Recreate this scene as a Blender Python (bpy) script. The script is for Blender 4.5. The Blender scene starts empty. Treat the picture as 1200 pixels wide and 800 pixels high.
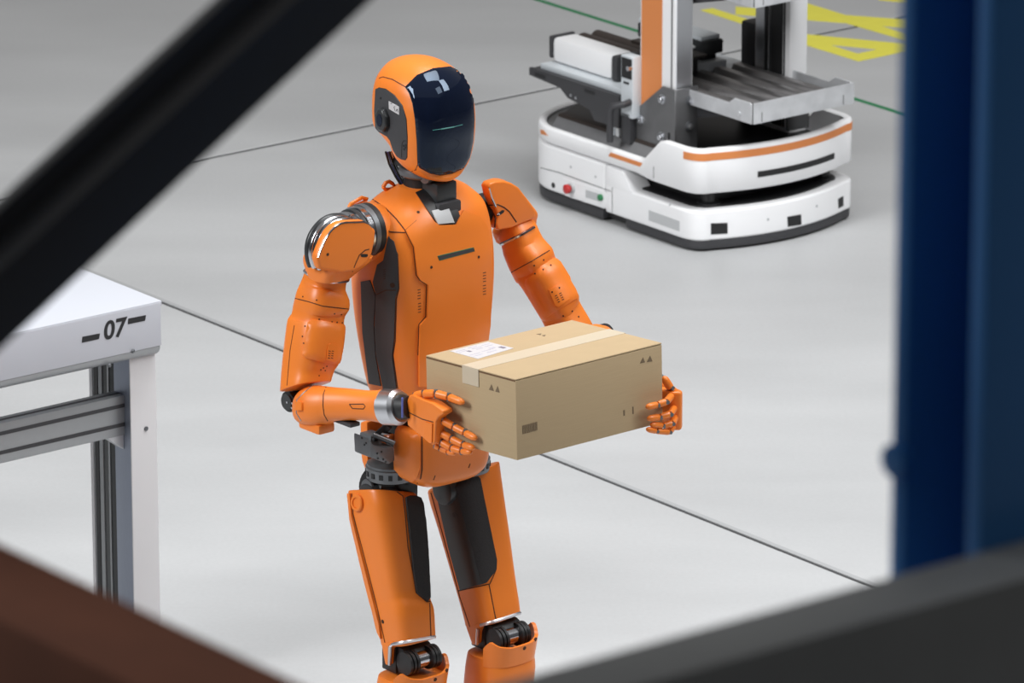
import bpy, bmesh, math, random
import numpy as np
from mathutils import Vector, Matrix
from mathutils.bvhtree import BVHTree
from mathutils.geometry import delaunay_2d_cdt

random.seed(7)
SC = bpy.context.scene
COL = SC.collection
V = Vector
# ------------------------------------------------------------------ camera
PITCH = math.radians(17.3); FPX = 7300.0; CAMH = 4.70
cam = bpy.data.cameras.new('camera'); camo = bpy.data.objects.new('camera', cam); COL.objects.link(camo)
camo.location = (0, 0, CAMH); camo.rotation_euler = (math.pi/2 - PITCH, 0, 0)
cam.sensor_width = 36; cam.lens = 36*FPX/1200; cam.clip_start = .1; cam.clip_end = 200
cam.dof.use_dof = True; cam.dof.focus_distance = 12.15; cam.dof.aperture_fstop = 14.2
SC.camera = camo
# ------------------------------------------------------------------ light
SC.view_settings.view_transform = 'Standard'; SC.view_settings.look = 'None'
SC.view_settings.exposure = 0.10; SC.view_settings.gamma = 1.0
w = bpy.data.worlds.new('hall_ambient'); SC.world = w; w.use_nodes = True
w.node_tree.nodes['Background'].inputs[0].default_value = (1.0, .965, .94, 1)
w.node_tree.nodes['Background'].inputs[1].default_value = .235
def area(name, loc, target, sx, sy, power, color=(1, 1, 1)):
    l = bpy.data.lights.new(name, 'AREA'); l.shape = 'RECTANGLE'; l.size = sx; l.size_y = sy
    l.energy = power; l.color = color
    o = bpy.data.objects.new(name, l); COL.objects.link(o); o.location = loc
    o.rotation_euler = (V(target)-V(loc)).to_track_quat('-Z', 'Y').to_euler(); return l
LA = area('skylight_left', (-6.6, 8.6, 5.8), (-.2, 12.4, 0.8), 2.4, 4.0, 430, (.975, .99, 1))
LA.spread = math.radians(160)
LA = area('skylight_front', (4.4, 7.6, 7.6), (0, 11.5, 1.0), 2.0, 3.0, 70, (.975, .99, 1))  # added fill light to brighten the robot's front and the rack's top faces
LA.spread = math.radians(165)
LA = area('skylight_over', (.6, 12.6, 7.4), (.4, 13.2, 0), 3.0, 3.6, 112, (.975, .99, 1))
LA.spread = math.radians(95)
LA = area('skylight_right', (5.5, 10.5, 8.0), (.8, 15.2, 0), 2.0, 5.0, 205, (.975, .99, 1))
LA.spread = math.radians(110)
# ------------------------------------------------------------------ view geometry (to turn measured picture points into places)
cp, sp = math.cos(PITCH), math.sin(PITCH)
FW = V((0, cp, -sp)); UPV = V((0, sp, cp)); RT = V((1, 0, 0)); CAM = V((0, 0, CAMH))
def proj(wp):
    d = wp-CAM; z = d.dot(FW)
    return (600+FPX*d.dot(RT)/z, 400-FPX*d.dot(UPV)/z)
def ray(px, py): return FW+RT*((px-600)/FPX)-UPV*((py-400)/FPX)
def ground(px, py, z=0.0):
    v = ray(px, py); return CAM+v*((z-CAMH)/v.z)
def at_depth(px, py, Y):
    v = ray(px, py); return CAM+v*(Y/v.y)
def onplane(px, py, point, normal):
    v = ray(px, py); return CAM+v*((point-CAM).dot(normal)/v.dot(normal))
ZU = V((0, 0, 1))
GA = V((math.cos(math.radians(-52)), math.sin(math.radians(-52)), 0))   # hall grid axes
GB = V((-GA.y, GA.x, 0))
# ------------------------------------------------------------------ materials
def mat(name, col, rough=.5, metal=0.0, spec=.5, coat=0.0, noise=0.0, nscale=30.0, bump=0.0, emis=None, estr=0.0, stretch=None, rvar=0.0, tint=None):
    m = bpy.data.materials.new(name); m.use_nodes = True
    nt = m.node_tree; b = nt.nodes['Principled BSDF']
    b.inputs['Base Color'].default_value = (*col, 1); b.inputs['Roughness'].default_value = rough
    b.inputs['Metallic'].default_value = metal; b.inputs['Specular IOR Level'].default_value = spec
    if tint: b.inputs['Specular Tint'].default_value = (*tint, 1)
    b.inputs['Coat Weight'].default_value = coat; b.inputs['Coat Roughness'].default_value = .08
    if emis:
        b.inputs['Emission Color'].default_value = (*emis, 1); b.inputs['Emission Strength'].default_value = estr
    if noise or bump or rvar:
        tc = nt.nodes.new('ShaderNodeTexCoord'); mp = nt.nodes.new('ShaderNodeMapping')
        nz = nt.nodes.new('ShaderNodeTexNoise'); nz.inputs['Scale'].default_value = nscale; nz.inputs['Detail'].default_value = 5
        nt.links.new(tc.outputs['Object'], mp.inputs[0]); nt.links.new(mp.outputs[0], nz.inputs['Vector'])
        if stretch: mp.inputs['Scale'].default_value = stretch
        if noise:
            mx = nt.nodes.new('ShaderNodeMix'); mx.data_type = 'RGBA'
            mx.inputs[6].default_value = (*[max(0, c*(1-noise)) for c in col], 1)
            mx.inputs[7].default_value = (*[min(1, c*(1+noise)) for c in col], 1)
            nt.links.new(nz.outputs['Fac'], mx.inputs[0]); nt.links.new(mx.outputs[2], b.inputs['Base Color'])
        if rvar:
            mr = nt.nodes.new('ShaderNodeMapRange'); mr.inputs[3].default_value = max(0, rough-rvar); mr.inputs[4].default_value = rough+rvar
            nt.links.new(nz.outputs['Fac'], mr.inputs[0]); nt.links.new(mr.outputs[0], b.inputs['Roughness'])
        if bump:
            bp = nt.nodes.new('ShaderNodeBump'); bp.inputs['Strength'].default_value = bump; bp.inputs['Distance'].default_value = .002
            nt.links.new(nz.outputs['Fac'], bp.inputs['Height']); nt.links.new(bp.outputs[0], b.inputs['Normal'])
    return m
M = dict(
    orange=mat('orange_paint', (.83, .212, .024), .37, noise=.03, nscale=9, bump=.02, rvar=.04),
    orange2=mat('orange_band', (.70, .24, .07), .45),
    black=mat('black_plastic', (.012, .012, .013), .45, noise=.15, nscale=60),
    dark=mat('dark_grey_plastic', (.042, .042, .046), .5, noise=.12, nscale=200, bump=.05),
    matte=mat('black_textured_pad', (.018, .016, .017), .75, noise=.4, nscale=300, bump=.25),
    satin=mat('satin_black_plastic', (.03, .032, .034), .3),
    gun=mat('gunmetal', (.16, .168, .178), .38, .6, noise=.1, nscale=80),
    chrome=mat('polished_steel', (.62, .63, .66), .16, 1),
    steel=mat('brushed_aluminium', (.62, .63, .66), .32, 1, noise=.06, nscale=50, stretch=(1, 1, .1)),
    visor=mat('smoked_visor', (.005, .008, .02), .03, spec=.45, tint=(.62, .78, 1)),
    seam=mat('seam_shadow_gap', (.07, .022, .008), .8),
    hole=mat('dark_recess', (.05, .018, .008), .8),
    cable=mat('blue_cable', (.10, .13, .42), .4),
    white=mat('white_shell', (.90, .90, .91), .38, noise=.015, nscale=6),
    lwhite=mat('light_plate', (.62, .66, .69), .35),
    cgrey=mat('deck_grey', (.17, .17, .175), .45, noise=.1, nscale=40),
    brown=mat('brown_black_rail', (.035, .026, .022), .5, noise=.4, nscale=40),
    galv=mat('galvanised_sheet', (.66, .67, .69), .36, .45, noise=.25, nscale=22, rvar=.1),
    slat=mat('tray_slat_steel', (.30, .29, .29), .38, .85, noise=.2, nscale=30),
    plate=mat('raw_steel_plate', (.22, .22, .225), .42, .75, noise=.12, nscale=35),
    red=mat('red_button', (.50, .03, .03), .35),
    green=mat('green_button', (.02, .20, .07), .35),
    lgrey=mat('reflector_grey', (.52, .53, .54), .4),
    bench=mat('bench_powder_coat', (.55, .565, .615), .42, noise=.015, nscale=8),
    benchw=mat('bench_white_leg', (.70, .69, .70), .4, noise=.02, nscale=8),
    alu=mat('anodised_profile', (.36, .37, .38), .42, .55, noise=.04, nscale=50),
    alublue=mat('anodised_side', (.30, .33, .40), .35, .6, noise=.12, nscale=60, stretch=(20, 20, .5)),
    print=mat('black_print', (.02, .02, .022), .6),
    card=mat('corrugated_card', (.435, .32, .185), .8, noise=.05, nscale=60, bump=.1, stretch=(.3, .3, 6)),
    cardedge=mat('card_raw_edge', (.16, .09, .045), .9),
    tape=mat('paper_tape', (.55, .47, .35), .45, noise=.03, nscale=40),
    label=mat('label_paper', (.54, .53, .54), .6),
    ink=mat('faint_card_ink', (.17, .12, .07), .8),
    labelink=mat('label_ink', (.20, .18, .22), .8),
    labelline=mat('label_faint_print', (.46, .44, .50), .8),
    blue=mat('blue_rack_paint', (.045, .22, .58), .42),
    rust=mat('brown_beam_paint', (.20, .065, .03), .8, noise=.4, nscale=9),
    rackblk=mat('black_brace_paint', (.04, .041, .043), .5),
    rackgry=mat('dark_grey_beam_paint', (.25, .265, .27), .5, noise=.25, nscale=8),
    wallpaint=mat('hall_wall_grey', (.25, .25, .26), .7, noise=.1, nscale=2),
    wallback=mat('gallery_wall_dark', (.05, .05, .054), .7, noise=.1, nscale=2),
    rubber=mat('joint_rubber', (.045, .045, .047), .8),
    yellow=mat('yellow_floor_paint', (.80, .74, .085), .6, noise=.06, nscale=20),
    greenp=mat('green_floor_tape', (.015, .20, .075), .5),
    joint=mat('joint_filler', (.36, .365, .37), .6),
    led=mat('teal_status_led', (.01, .05, .05), .4, emis=(.05, .75, .65), estr=.16),
    ledgreen=mat('green_edge', (.03, .16, .05), .4),
)
def floor_mat():
    m = bpy.data.materials.new('polished_concrete'); m.use_nodes = True; nt = m.node_tree; b = nt.nodes['Principled BSDF']
    tc = nt.nodes.new('ShaderNodeTexCoord')
    mp = nt.nodes.new('ShaderNodeMapping'); mp.inputs['Scale'].default_value = (.55, 1.5, 1)
    n1 = nt.nodes.new('ShaderNodeTexNoise'); n1.inputs['Scale'].default_value = 1.3; n1.inputs['Detail'].default_value = 6; n1.inputs['Roughness'].default_value = .55
    n2 = nt.nodes.new('ShaderNodeTexNoise'); n2.inputs['Scale'].default_value = 90; n2.inputs['Detail'].default_value = 4
    nt.links.new(tc.outputs['Object'], mp.inputs[0]); nt.links.new(mp.outputs[0], n1.inputs['Vector']); nt.links.new(tc.outputs['Object'], n2.inputs['Vector'])
    r = nt.nodes.new('ShaderNodeValToRGB')
    r.color_ramp.elements[0].position = .3; r.color_ramp.elements[0].color = (.455, .46, .465, 1)
    r.color_ramp.elements[1].position = .7; r.color_ramp.elements[1].color = (.535, .54, .545, 1)
    nt.links.new(n1.outputs['Fac'], r.inputs[0])
    mx = nt.nodes.new('ShaderNodeMix'); mx.data_type = 'RGBA'; mx.blend_type = 'MULTIPLY'; mx.inputs[0].default_value = .12
    nt.links.new(r.outputs[0], mx.inputs[6]); nt.links.new(n2.outputs['Fac'], mx.inputs[7]); nt.links.new(mx.outputs[2], b.inputs['Base Color'])
    mr = nt.nodes.new('ShaderNodeMapRange'); mr.inputs[3].default_value = .30; mr.inputs[4].default_value = .55
    nt.links.new(n1.outputs['Fac'], mr.inputs[0]); nt.links.new(mr.outputs[0], b.inputs['Roughness'])
    return m
M['floor'] = floor_mat()
# ------------------------------------------------------------------ mesh helpers (all coordinates are world; each thing's Empty carries the offset)
class G:
    def __init__(s): s.v = []; s.f = []
    def add(s, vs, fs):
        k = len(s.v); s.v += [V(p) for p in vs]; s.f += [[i+k for i in f] for f in fs]; return s
def empty(name, loc, label, cat, group=None):
    o = bpy.data.objects.new(name, None); COL.objects.link(o); o.location = loc; o.empty_display_size = .1
    o['label'] = label; o['category'] = cat
    if group: o['group'] = group
    return o
def root_loc(o):
    p = V((0, 0, 0))
    while o is not None: p = p+V(o.location); o = o.parent
    return p
def obj(name, g, m, parent=None, bevel=0, seg=2, ang=38, label=None, kind=None, normals=True, origin=None):
    off = root_loc(parent)
    me = bpy.data.meshes.new(name)
    ctr = V((0, 0, 0))
    if g.v:
        ctr = sum(g.v, V((0, 0, 0)))/len(g.v) if origin is None else V(origin)
    bm = bmesh.new()
    vs = [bm.verts.new(p-ctr) for p in g.v]
    for f in g.f:
        try: bm.faces.new([vs[i] for i in f])
        except ValueError: pass
    bmesh.ops.remove_doubles(bm, verts=bm.verts, dist=1e-6)
    if normals: bmesh.ops.recalc_face_normals(bm, faces=bm.faces)
    if bevel:
        ed = [e for e in bm.edges if len(e.link_faces) == 2 and e.calc_face_angle(0) > math.radians(28)]
        bmesh.ops.bevel(bm, geom=ed, offset=bevel, segments=seg, affect='EDGES', profile=.6, clamp_overlap=True)
    bm.to_mesh(me); bm.free()
    me.materials.append(M[m] if isinstance(m, str) else m)
    me.shade_smooth(); me.set_sharp_from_angle(angle=math.radians(ang))
    o = bpy.data.objects.new(name, me); COL.objects.link(o)
    if parent: o.parent = parent
    o.location = ctr-off
    if label: o['label'] = label
    if kind: o['kind'] = kind
    return o
def loft(g, rings, cap0=True, cap1=True):
    n = len(rings[0]); vs = [p for r in rings for p in r]; fs = []
    for i in range(len(rings)-1):
        for j in range(n):
            a = i*n+j; b = i*n+(j+1) % n
            fs.append([a, b, b+n, a+n])
    if cap0: fs.append(list(range(n))[::-1])
    if cap1: fs.append([len(vs)-n+j for j in range(n)])
    return g.add(vs, fs)
def catmull(rows, k):
    rows = np.array(rows, float); out = []
    for i in range(len(rows)-1):
        p0 = rows[max(i-1, 0)]; p1 = rows[i]; p2 = rows[i+1]; p3 = rows[min(i+2, len(rows)-1)]
        for s in range(k):
            t = s/k
            out.append(.5*((2*p1)+(-p0+p2)*t+(2*p0-5*p1+4*p2-p3)*t*t+(-p0+3*p1-3*p2+p3)*t**3))
    out.append(rows[-1]); return out
def spow(x, e): return math.copysign(abs(x)**e, x)
def boxf(g, o, ax, ay, az, a0, a1, b0, b1, c0, c1):
    P = [o+ax*x+ay*y+az*z for z in (c0, c1) for y in (b0, b1) for x in (a0, a1)]
    return g.add(P, [[0, 1, 3, 2], [4, 6, 7, 5], [0, 4, 5, 1], [2, 3, 7, 6], [0, 2, 6, 4], [1, 5, 7, 3]])
def basis(d):
    d = d.normalized(); h = V((0, 0, 1)) if abs(d.z) < .9 else V((1, 0, 0))
    x = d.cross(h).normalized(); return x, x.cross(d).normalized()
def cyl(g, p0, p1, r0, r1=None, n=20):
    r1 = r0 if r1 is None else r1; x, y = basis(p1-p0)
    c = [(math.cos(2*math.pi*i/n), math.sin(2*math.pi*i/n)) for i in range(n)]
    return loft(g, [[p0+(x*a+y*b)*r0 for a, b in c], [p1+(x*a+y*b)*r1 for a, b in c]])
def turned(g, p0, d, prof, n=24):
    "prof: (distance along d, radius) pairs"
    d = d.normalized(); x, y = basis(d)
    c = [(math.cos(2*math.pi*i/n), math.sin(2*math.pi*i/n)) for i in range(n)]
    return loft(g, [[p0+d*t+(x*a+y*b)*r for a, b in c] for t, r in prof])
def turned_arc(g, p0, d, prof, a0, a1, n=40):
    d = d.normalized(); x, y = basis(d); rings = []
    for i in range(n+1):
        t = a0+(a1-a0)*i/n; e = x*math.cos(t)+y*math.sin(t); rings.append([p0+d*q+e*r for q, r in prof])
    return loft(g, rings)
def tube(g, pts, r, n=8):
    rings = []; x = None
    for i, p in enumerate(pts):
        t = (pts[min(i+1, len(pts)-1)]-pts[max(i-1, 0)]).normalized()
        if x is None: x, y = basis(t)
        else:
            x = (x-t*x.dot(t)).normalized(); y = x.cross(t)
        rr = r[i] if isinstance(r, (list, tuple)) else r
        rings.append([p+(x*math.cos(2*math.pi*k/n)+y*math.sin(2*math.pi*k/n))*rr for k in range(n)])
    return loft(g, rings)
def prism(g, pts, ext):
    n = len(pts); vs = list(pts)+[p+ext for p in pts]
    return g.add(vs, [list(range(n))[::-1], [n+i for i in range(n)]]+[[i, (i+1) % n, n+(i+1) % n, n+i] for i in range(n)])
def dup(o, parent, delta):
    c = o.copy(); COL.objects.link(c); c.parent = parent; c.location = V(o.location)+V(delta); return c
def text_geo(g, body, size, org, ax, ay, depth, shear=0.0, bold=0.0):
    cu = bpy.data.curves.new('lettering', 'FONT'); cu.body = body; cu.size = size; cu.shear = shear; cu.offset = bold
    cu.extrude = .5; cu.align_x = 'CENTER'; cu.align_y = 'CENTER'; cu.resolution_u = 4
    to = bpy.data.objects.new('lettering', cu); COL.objects.link(to)
    me = to.to_mesh(); an = ax.cross(ay)
    g.add([org+ax*v.co.x+ay*v.co.y+an*(v.co.z*depth) for v in me.vertices], [list(p.vertices) for p in me.polygons])
    to.to_mesh_clear(); bpy.data.objects.remove(to); bpy.data.curves.remove(cu); return g

# ================================================================== FLOOR
def shell_wall(name, x0, x1, y0, y1, z0, z1, m):
    g = G(); boxf(g, V((0, 0, 0)), V((1, 0, 0)), V((0, 1, 0)), ZU, x0, x1, y0, y1, z0, z1)
    return obj(name, g, m, kind='structure')
shell_wall('wall_back', -13, 13, -2.3, -2.0, -.1, 10, 'wallback')
shell_wall('wall_left', -13.3, -13, -2.3, 32, -.1, 10, 'wallpaint')
shell_wall('wall_right', 13, 13.3, -2.3, 32, -.1, 10, 'wallpaint')
JA = ground(640, 534.5)            # the long joint runs along GA
JB = ground(447, 144)              # the cross joint runs along GB
FO = V((0, 14, 0))
jb = (JA-FO).dot(GB); ja = (JB-FO).dot(GA)
ja2 = (ground(816, 7.5)-FO).dot(GA)
g = G(); boxf(g, FO, GA, GB, ZU, -12, 14, -12, 12, -.12, -.05)
floor = obj('floor', g, 'cgrey', kind='structure', origin=(0, 0, 0))
aa = [-12, ja, 14]; bb = [-12, jb, 12]; gap = .0045; gapa = .008
for i in range(len(aa)-1):
    for j in range(len(bb)-1):
        g = G(); boxf(g, FO, GA, GB, ZU, aa[i]+gapa, aa[i+1]-gapa, bb[j]+gap, bb[j+1]-gap, -.05, 0)
        obj('slab', g, 'floor', floor, bevel=.002, seg=1, origin=(0, 0, 0))
for a0, a1, b0, b1 in ((-12, 14, jb-gap-.001, jb+gap+.001), (ja-gapa-.001, ja+gapa+.001, -12, 12)):
    g = G(); boxf(g, FO, GA, GB, ZU, a0, a1, b0, b1, -.045, -.0015); obj('joint_seal', g, 'rubber', floor, label='dark seal in the floor joint')
g = G(); boxf(g, FO, GA, GB, ZU, ja+.01, 14, jb+.005, jb+.020, -.004, .0006)
obj('joint_strip', g, 'joint', floor, label='pale filler strip beside the long floor joint')
d = (ground(630, 0)-FO).dot(GB)
g = G(); boxf(g, FO, GA, GB, ZU, -12, 6, d-.010, d+.010, .0, .0012)
obj('floor_stripe', g, 'greenp', floor, label='thin green line on the floor')
def paint(polys):
    for k_, p in enumerate(polys):
        g = G(); prism(g, [ground(x, y, .0003) for x, y in p], ZU*(.0010+.0001*k_))
        obj('painted_stroke', g, 'yellow', floor, label='yellow painted stroke on the floor')
paint([[(820.6, 12), (835, 9.8), (972, 52.5), (1005, 63), (1006, 72), (954, 56)],
       [(1006, 72), (1005, 63), (1085, 46), (1110, 50)], [(930, 39), (930, 49), (972, 52.5), (1080, 63), (1090, 54.5)]])
paint([[(862, 8), (1080, 24.6), (1080, 34.4), (862, 17)], [(925, -2.5), (925, 8.1), (1080, 53), (1080, 45.5)]])
paint([[(1025, -4), (1095, -2), (1095, 6.2), (1030, .3)]])

# ================================================================== ROBOT
RO = ground(508, 1010); TH = math.radians(40)
RL = V((math.cos(TH), math.sin(TH), 0)); RF = V((math.sin(TH), -math.cos(TH), 0))
def R(l, f, u): return RO+RL*l+RF*f+ZU*u
def pl(px, py, l): return onplane(px, py, RO+RL*l, RL)      # point of the robot's sagittal plane l seen at (px,py)
def pf(px, py, f): return onplane(px, py, RO+RF*f, RF)      # ... of its frontal plane f
robot = empty('humanoid_robot', RO, 'orange humanoid robot with glossy dark visor carrying the cardboard box', 'robot')
def sring(c, ex, ey, n=40, e=3.0, phi=0.0):
    pts = []
    for i in range(n):
        t = 2*math.pi*i/n; pts.append((spow(math.cos(t), 2/e), spow(math.sin(t), 2/e)))
    if phi:
        c_, s_ = math.cos(phi), math.sin(phi)
        pts = [(x*c_-y*s_, x*s_+y*c_) for x, y in pts]
        mx = max(abs(p[0]) for p in pts); my = max(abs(p[1]) for p in pts)
        pts = [(x/mx, y/my) for x, y in pts]
    return [c+ex*x+ey*y for x, y in pts]
def hsec(y, xl, xr, f0=0, l0=None, W=None, ratio=.7, e=3.5):
    "level body section: either f0 and ratio are known (width solved) or l0 and W are known (depth solved)"
    q = e/(e-1); l = l0 or 0.0; f = f0; u = 1.0
    for _ in range(8):
        p = proj(R(l, f, u)); u += (p[1]-y)/573
        kl = (proj(R(l+.01, f, u))[0]-p[0])/.01; kf = (proj(R(l, f+.01, u))[0]-p[0])/.01
        mid = (xl+xr)/2-p[0]
        if W is None: l += mid/kl
        else: f += mid/kf
    h = (xr-xl)/2
    if W is None:
        Wd = h/((kl**q+(kf*ratio)**q)**(1/q)); D = Wd*ratio
    else:
        Wd = W; D = max((h**q-(kl*W)**q), 1e-6)**(1/q)/kf
    return (u, l, f, Wd, D, e)
def level_loft(g, rows, k=4, n=48, phi=0, cap0=True, cap1=True):
    rr = catmull(rows, k)
    return loft(g, [sring(R(r[1], r[2], r[0]), RL*r[3], RF*r[4], n, r[5], phi) for r in rr], cap0, cap1)
def limb(g, secs, ratio=.9, e=3.0, phi=0.0, n=36, k=1):
    "secs: (x1,y1,x2,y2,l) outline pairs seen on sagittal planes l"
    rows = []
    for x1, y1, x2, y2, l in secs:
        c = pl((x1+x2)/2, (y1+y2)/2, l); nrm = FW
        a = onplane(x1, y1, c, nrm); b = onplane(x2, y2, c, nrm)
        rows.append(list(c)+list((b-a)/2))
    rows = catmull(rows, k); rings = []
    for i, r in enumerate(rows):
        c = V(r[:3]); h = V(r[3:]); t = V(rows[min(i+1, len(rows)-1)][:3])-V(rows[max(i-1, 0)][:3])
        ey = h.cross(t).normalized()
        rings.append(sring(c, h, ey*h.length*ratio, n, e, phi))
    return loft(g, rings)
def bvh(*objs):
    vs = []; fs = []
    for o in objs:
        k = len(vs); off = root_loc(o); vs += [v.co+off for v in o.data.vertices]; fs += [[i+k for i in p.vertices] for p in o.data.polygons]
    return BVHTree.FromPolygons(vs, fs)
def hit(tree, px, py, c=None):
    for s in range(14):
        v = ray(px, py).normalized(); h = tree.ray_cast(CAM, v)
        if h[0] is not None:
            nrm = h[1] if h[1].dot(v) < 0 else -h[1]
            return h[0], nrm
        if c: px += (c[0]-px)*.06; py += (c[1]-py)*.06
    return None, None
def smooth_poly(poly, k=3):
    if k <= 1: return poly
    n = len(poly); out = []
    for i in range(n):
        p0, p1, p2, p3 = [np.array(poly[(i+j) % n], float) for j in (-1, 0, 1, 2)]
        for s in range(k):
            t = s/k; out.append(tuple(.5*((2*p1)+(-p0+p2)*t+(2*p0-5*p1+4*p2-p3)*t*t+(-p0+3*p1-3*p2+p3)*t**3)))
    return out
def densify(poly, step):
    out = []
    for i in range(len(poly)):
        a = np.array(poly[i], float); b = np.array(poly[(i+1) % len(poly)], float); m = max(1, int(np.linalg.norm(b-a)/step))
        out += [tuple(a+(b-a)*s/m) for s in range(m)]
    return out
def panel(name, tree, poly, m, parent, lift=.002, skirt=.005, step=5.0, k=1, label=None, edge=0.0, relax=0):
    "a thin panel seated on a body surface: its outline is given where the photo shows it"
    poly = densify(smooth_poly(poly, k), step); xs = [p[0] for p in poly]; ys = [p[1] for p in poly]
    c = (sum(xs)/len(xs), sum(ys)/len(ys)); pts = [V(p) for p in poly]; nb = len(pts)
    def inside(x, y):
        r = False; j = nb-1
        for i in range(nb):
            if (ys[i] > y) != (ys[j] > y) and x < (xs[j]-xs[i])*(y-ys[i])/(ys[j]-ys[i])+xs[i]: r = not r
            j = i
        return r
    yy = min(ys)+step/2; row = 0
    while yy < max(ys):
        xx = min(xs)+step*(.5 if row % 2 else .25)
        while xx < max(xs):
            if inside(xx, yy) and min((xx-a)**2+(yy-b)**2 for a, b in zip(xs, ys)) > (step*.55)**2: pts.append(V((xx, yy)))
            xx += step
        yy += step*.87; row += 1
    vo, eo, fo, ov, oe, of = delaunay_2d_cdt(pts, [(i, (i+1) % nb) for i in range(nb)], [], 1, 1e-4)
    P = []; N = []
    for p in vo:
        a, nrm = hit(tree, p[0], p[1], c)
        P.append(a); N.append(nrm)
    fs = [f for f in fo if all(P[i] is not None for i in f)]
    # smooth the normals over neighbours
    nb_ = {i: set() for i in range(len(P))}
    for f in fs:
        for i in f: nb_[i] |= set(f)
    for _ in range(relax):
        N = [sum((N[j] for j in nb_[i]), V((0, 0, 0))).normalized() if nb_[i] else N[i] for i in range(len(P))]
        P = [P[i] if i < nb or not nb_[i] else P[i]+N[i]*((sum((P[j] for j in nb_[i]), V((0, 0, 0)))/len(nb_[i])-P[i]).dot(N[i])*.6) for i in range(len(P))]
    N2 = [sum((N[j] for j in nb_[i]), V((0, 0, 0))).normalized() if nb_[i] else V((0, 0, 1)) for i in range(len(P))]
    cnt = {}
    for f in fs:
        for i in range(len(f)):
            a, b = f[i], f[(i+1) % len(f)]; cnt.setdefault(frozenset((a, b)), []).append((a, b))
    rim = [v[0] for v in cnt.values() if len(v) == 1]
    rimv = {i for e in rim for i in e}
    g = G(); top = [P[i]+N2[i]*(lift-(edge if i in rimv else 0)) if P[i] is not None else V((0, 0, 0)) for i in range(len(P))]
    bot = [P[i]-N2[i]*skirt if P[i] is not None else V((0, 0, 0)) for i in range(len(P))]
    n = len(P)
    g.add(top+bot, [list(f) for f in fs]+[[i+n for i in f][::-1] for f in fs]+[[b, a, a+n, b+n] for a, b in rim])
    used = sorted({i for f in g.f for i in f}); mp = {o: i for i, o in enumerate(used)}
    g.v = [g.v[i] for i in used]; g.f = [[mp[i] for i in f] for f in g.f]
    return obj(name, g, m, parent, label=label, ang=45)
def surf_line(tree, pts, r=.0011, step=4, g=None, lift=0.0):
    g = g or G(); P = []
    for i in range(len(pts)-1):
        a = np.array(pts[i], float); b = np.array(pts[i+1], float); m = max(1, int(np.linalg.norm(b-a)/step))
        for s in range(m+(i == len(pts)-2)):
            q = a+(b-a)*s/m; h, nn = hit(tree, q[0], q[1])
            if h is not None: P.append(h+nn*lift)
    if len(P) > 1: tube(g, P, r, 6)
    return g
def seams(tree, lines, parent, r=.0009, m='seam', name='panel_seam'):
    for l in lines:
        g = surf_line(tree, l, r)
        if g.v: obj(name, g, m, parent)
def dots(tree, pts, parent, r=.0022, m='hole', name='screw_recess'):
    for x, y in pts:
        h, nn = hit(tree, x, y)
        if h is None: continue
        g = G(); cyl(g, h-nn*.002, h+nn*.0008, r, n=10); obj(name, g, m, parent)

# ---------------- torso
rows = [hsec(470, 441, 549, f0=.0, ratio=.75), hsec(455, 434, 556, f0=-.005, ratio=.75), hsec(440, 429, 563, f0=-.01), hsec(400, 421, 572, f0=-.012), hsec(360, 415, 577, f0=-.015), hsec(325, 412, 579, f0=-.015),
        hsec(295, 412, 578.5, f0=-.015), hsec(272, 414, 576, f0=-.018), hsec(252, 420, 572, f0=-.02, e=3), hsec(238, 429, 566, f0=-.022, e=2.8), hsec(227, 441, 555, f0=-.024, e=2.6), hsec(219, 455, 544, f0=-.025, e=2.4), hsec(214, 468, 530, f0=-.025, e=2.2)]
g = G(); level_loft(g, rows, 5, 64)
torso = obj('torso', g, 'orange', robot); TT = bvh(torso)
chest = [(475, 270), (488, 258.5), (501, 255.6), (513, 264), (533, 263), (541.6, 247), (560, 254), (569, 266), (573, 284), (574, 330), (572, 380), (566, 425), (560, 452), (490, 452), (490, 416), (491, 380), (499, 371), (500, 333), (492, 328), (488, 322), (484.5, 289)]
panel('chest_plate', TT, chest, 'orange', torso, lift=.006, skirt=.004, step=6)
chestp = bpy.data.objects['chest_plate']; TC = bvh(torso, chestp)
seams(TT, [chest[-2:]+[chest[0]]+chest[:5], chest[14:]], torso, .0013)
seams(TT, [[(433, 231), (452, 244), (464, 256), (475, 270)], [(456.5, 271.5), (475, 272.5)], [(446, 254), (456, 271)], [(455.6, 277), (466, 298), (467.5, 338), (464.5, 350), (463, 399), (460.5, 416), (466, 455)]], torso, .0012)
panel('chest_slot', TC, [(513, 300.5), (554, 290.5), (555.5, 294), (515, 304.5)], 'dark', torso, .0012, .004, 3, label='dark slot across the chest')
seams(TC, [[(513, 300), (555, 290), (556, 294), (515, 305), (513, 300)]], torso, .0009, 'ledgreen', 'slot_edge')
dots(TC, [(505.5, 313), (561, 301), (490, 248.5), (537.5, 238)], torso, .0028)
for c0 in ((491, 345), (491.5, 361), (567.5, 325), (567.5, 340)):
    g = G()
    for i in range(4):
        y = c0[1]-6+i*3.4
        surf_line(TT if c0[0] < 520 else TC, [(c0[0]-1.6, y+.8), (c0[0]+1.8, y)], .0008, 2, g)
    if g.v: obj('vent_slots', g, 'hole', torso)
panel('side_panel', TT, [(455.6, 277.5), (462, 283), (466, 298), (467, 338), (463.5, 349), (462, 399), (460, 416), (465, 455), (450, 455), (442, 416), (440, 385), (441.5, 345), (438, 330), (443, 310), (450, 305)], 'dark', torso, .003, .004, 5, label='dark grey front side panel of the torso')
panel('side_panel', TT, [(423.5, 330), (434, 328), (440.5, 346), (438.5, 380), (440.5, 416), (447, 452), (433, 449), (425.5, 389)], 'dark', torso, .002, .004, 5, label='dark grey rear side panel of the torso')
TS = bvh(torso, *[o for o in bpy.data.objects if o.name.startswith('side_panel')])
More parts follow.
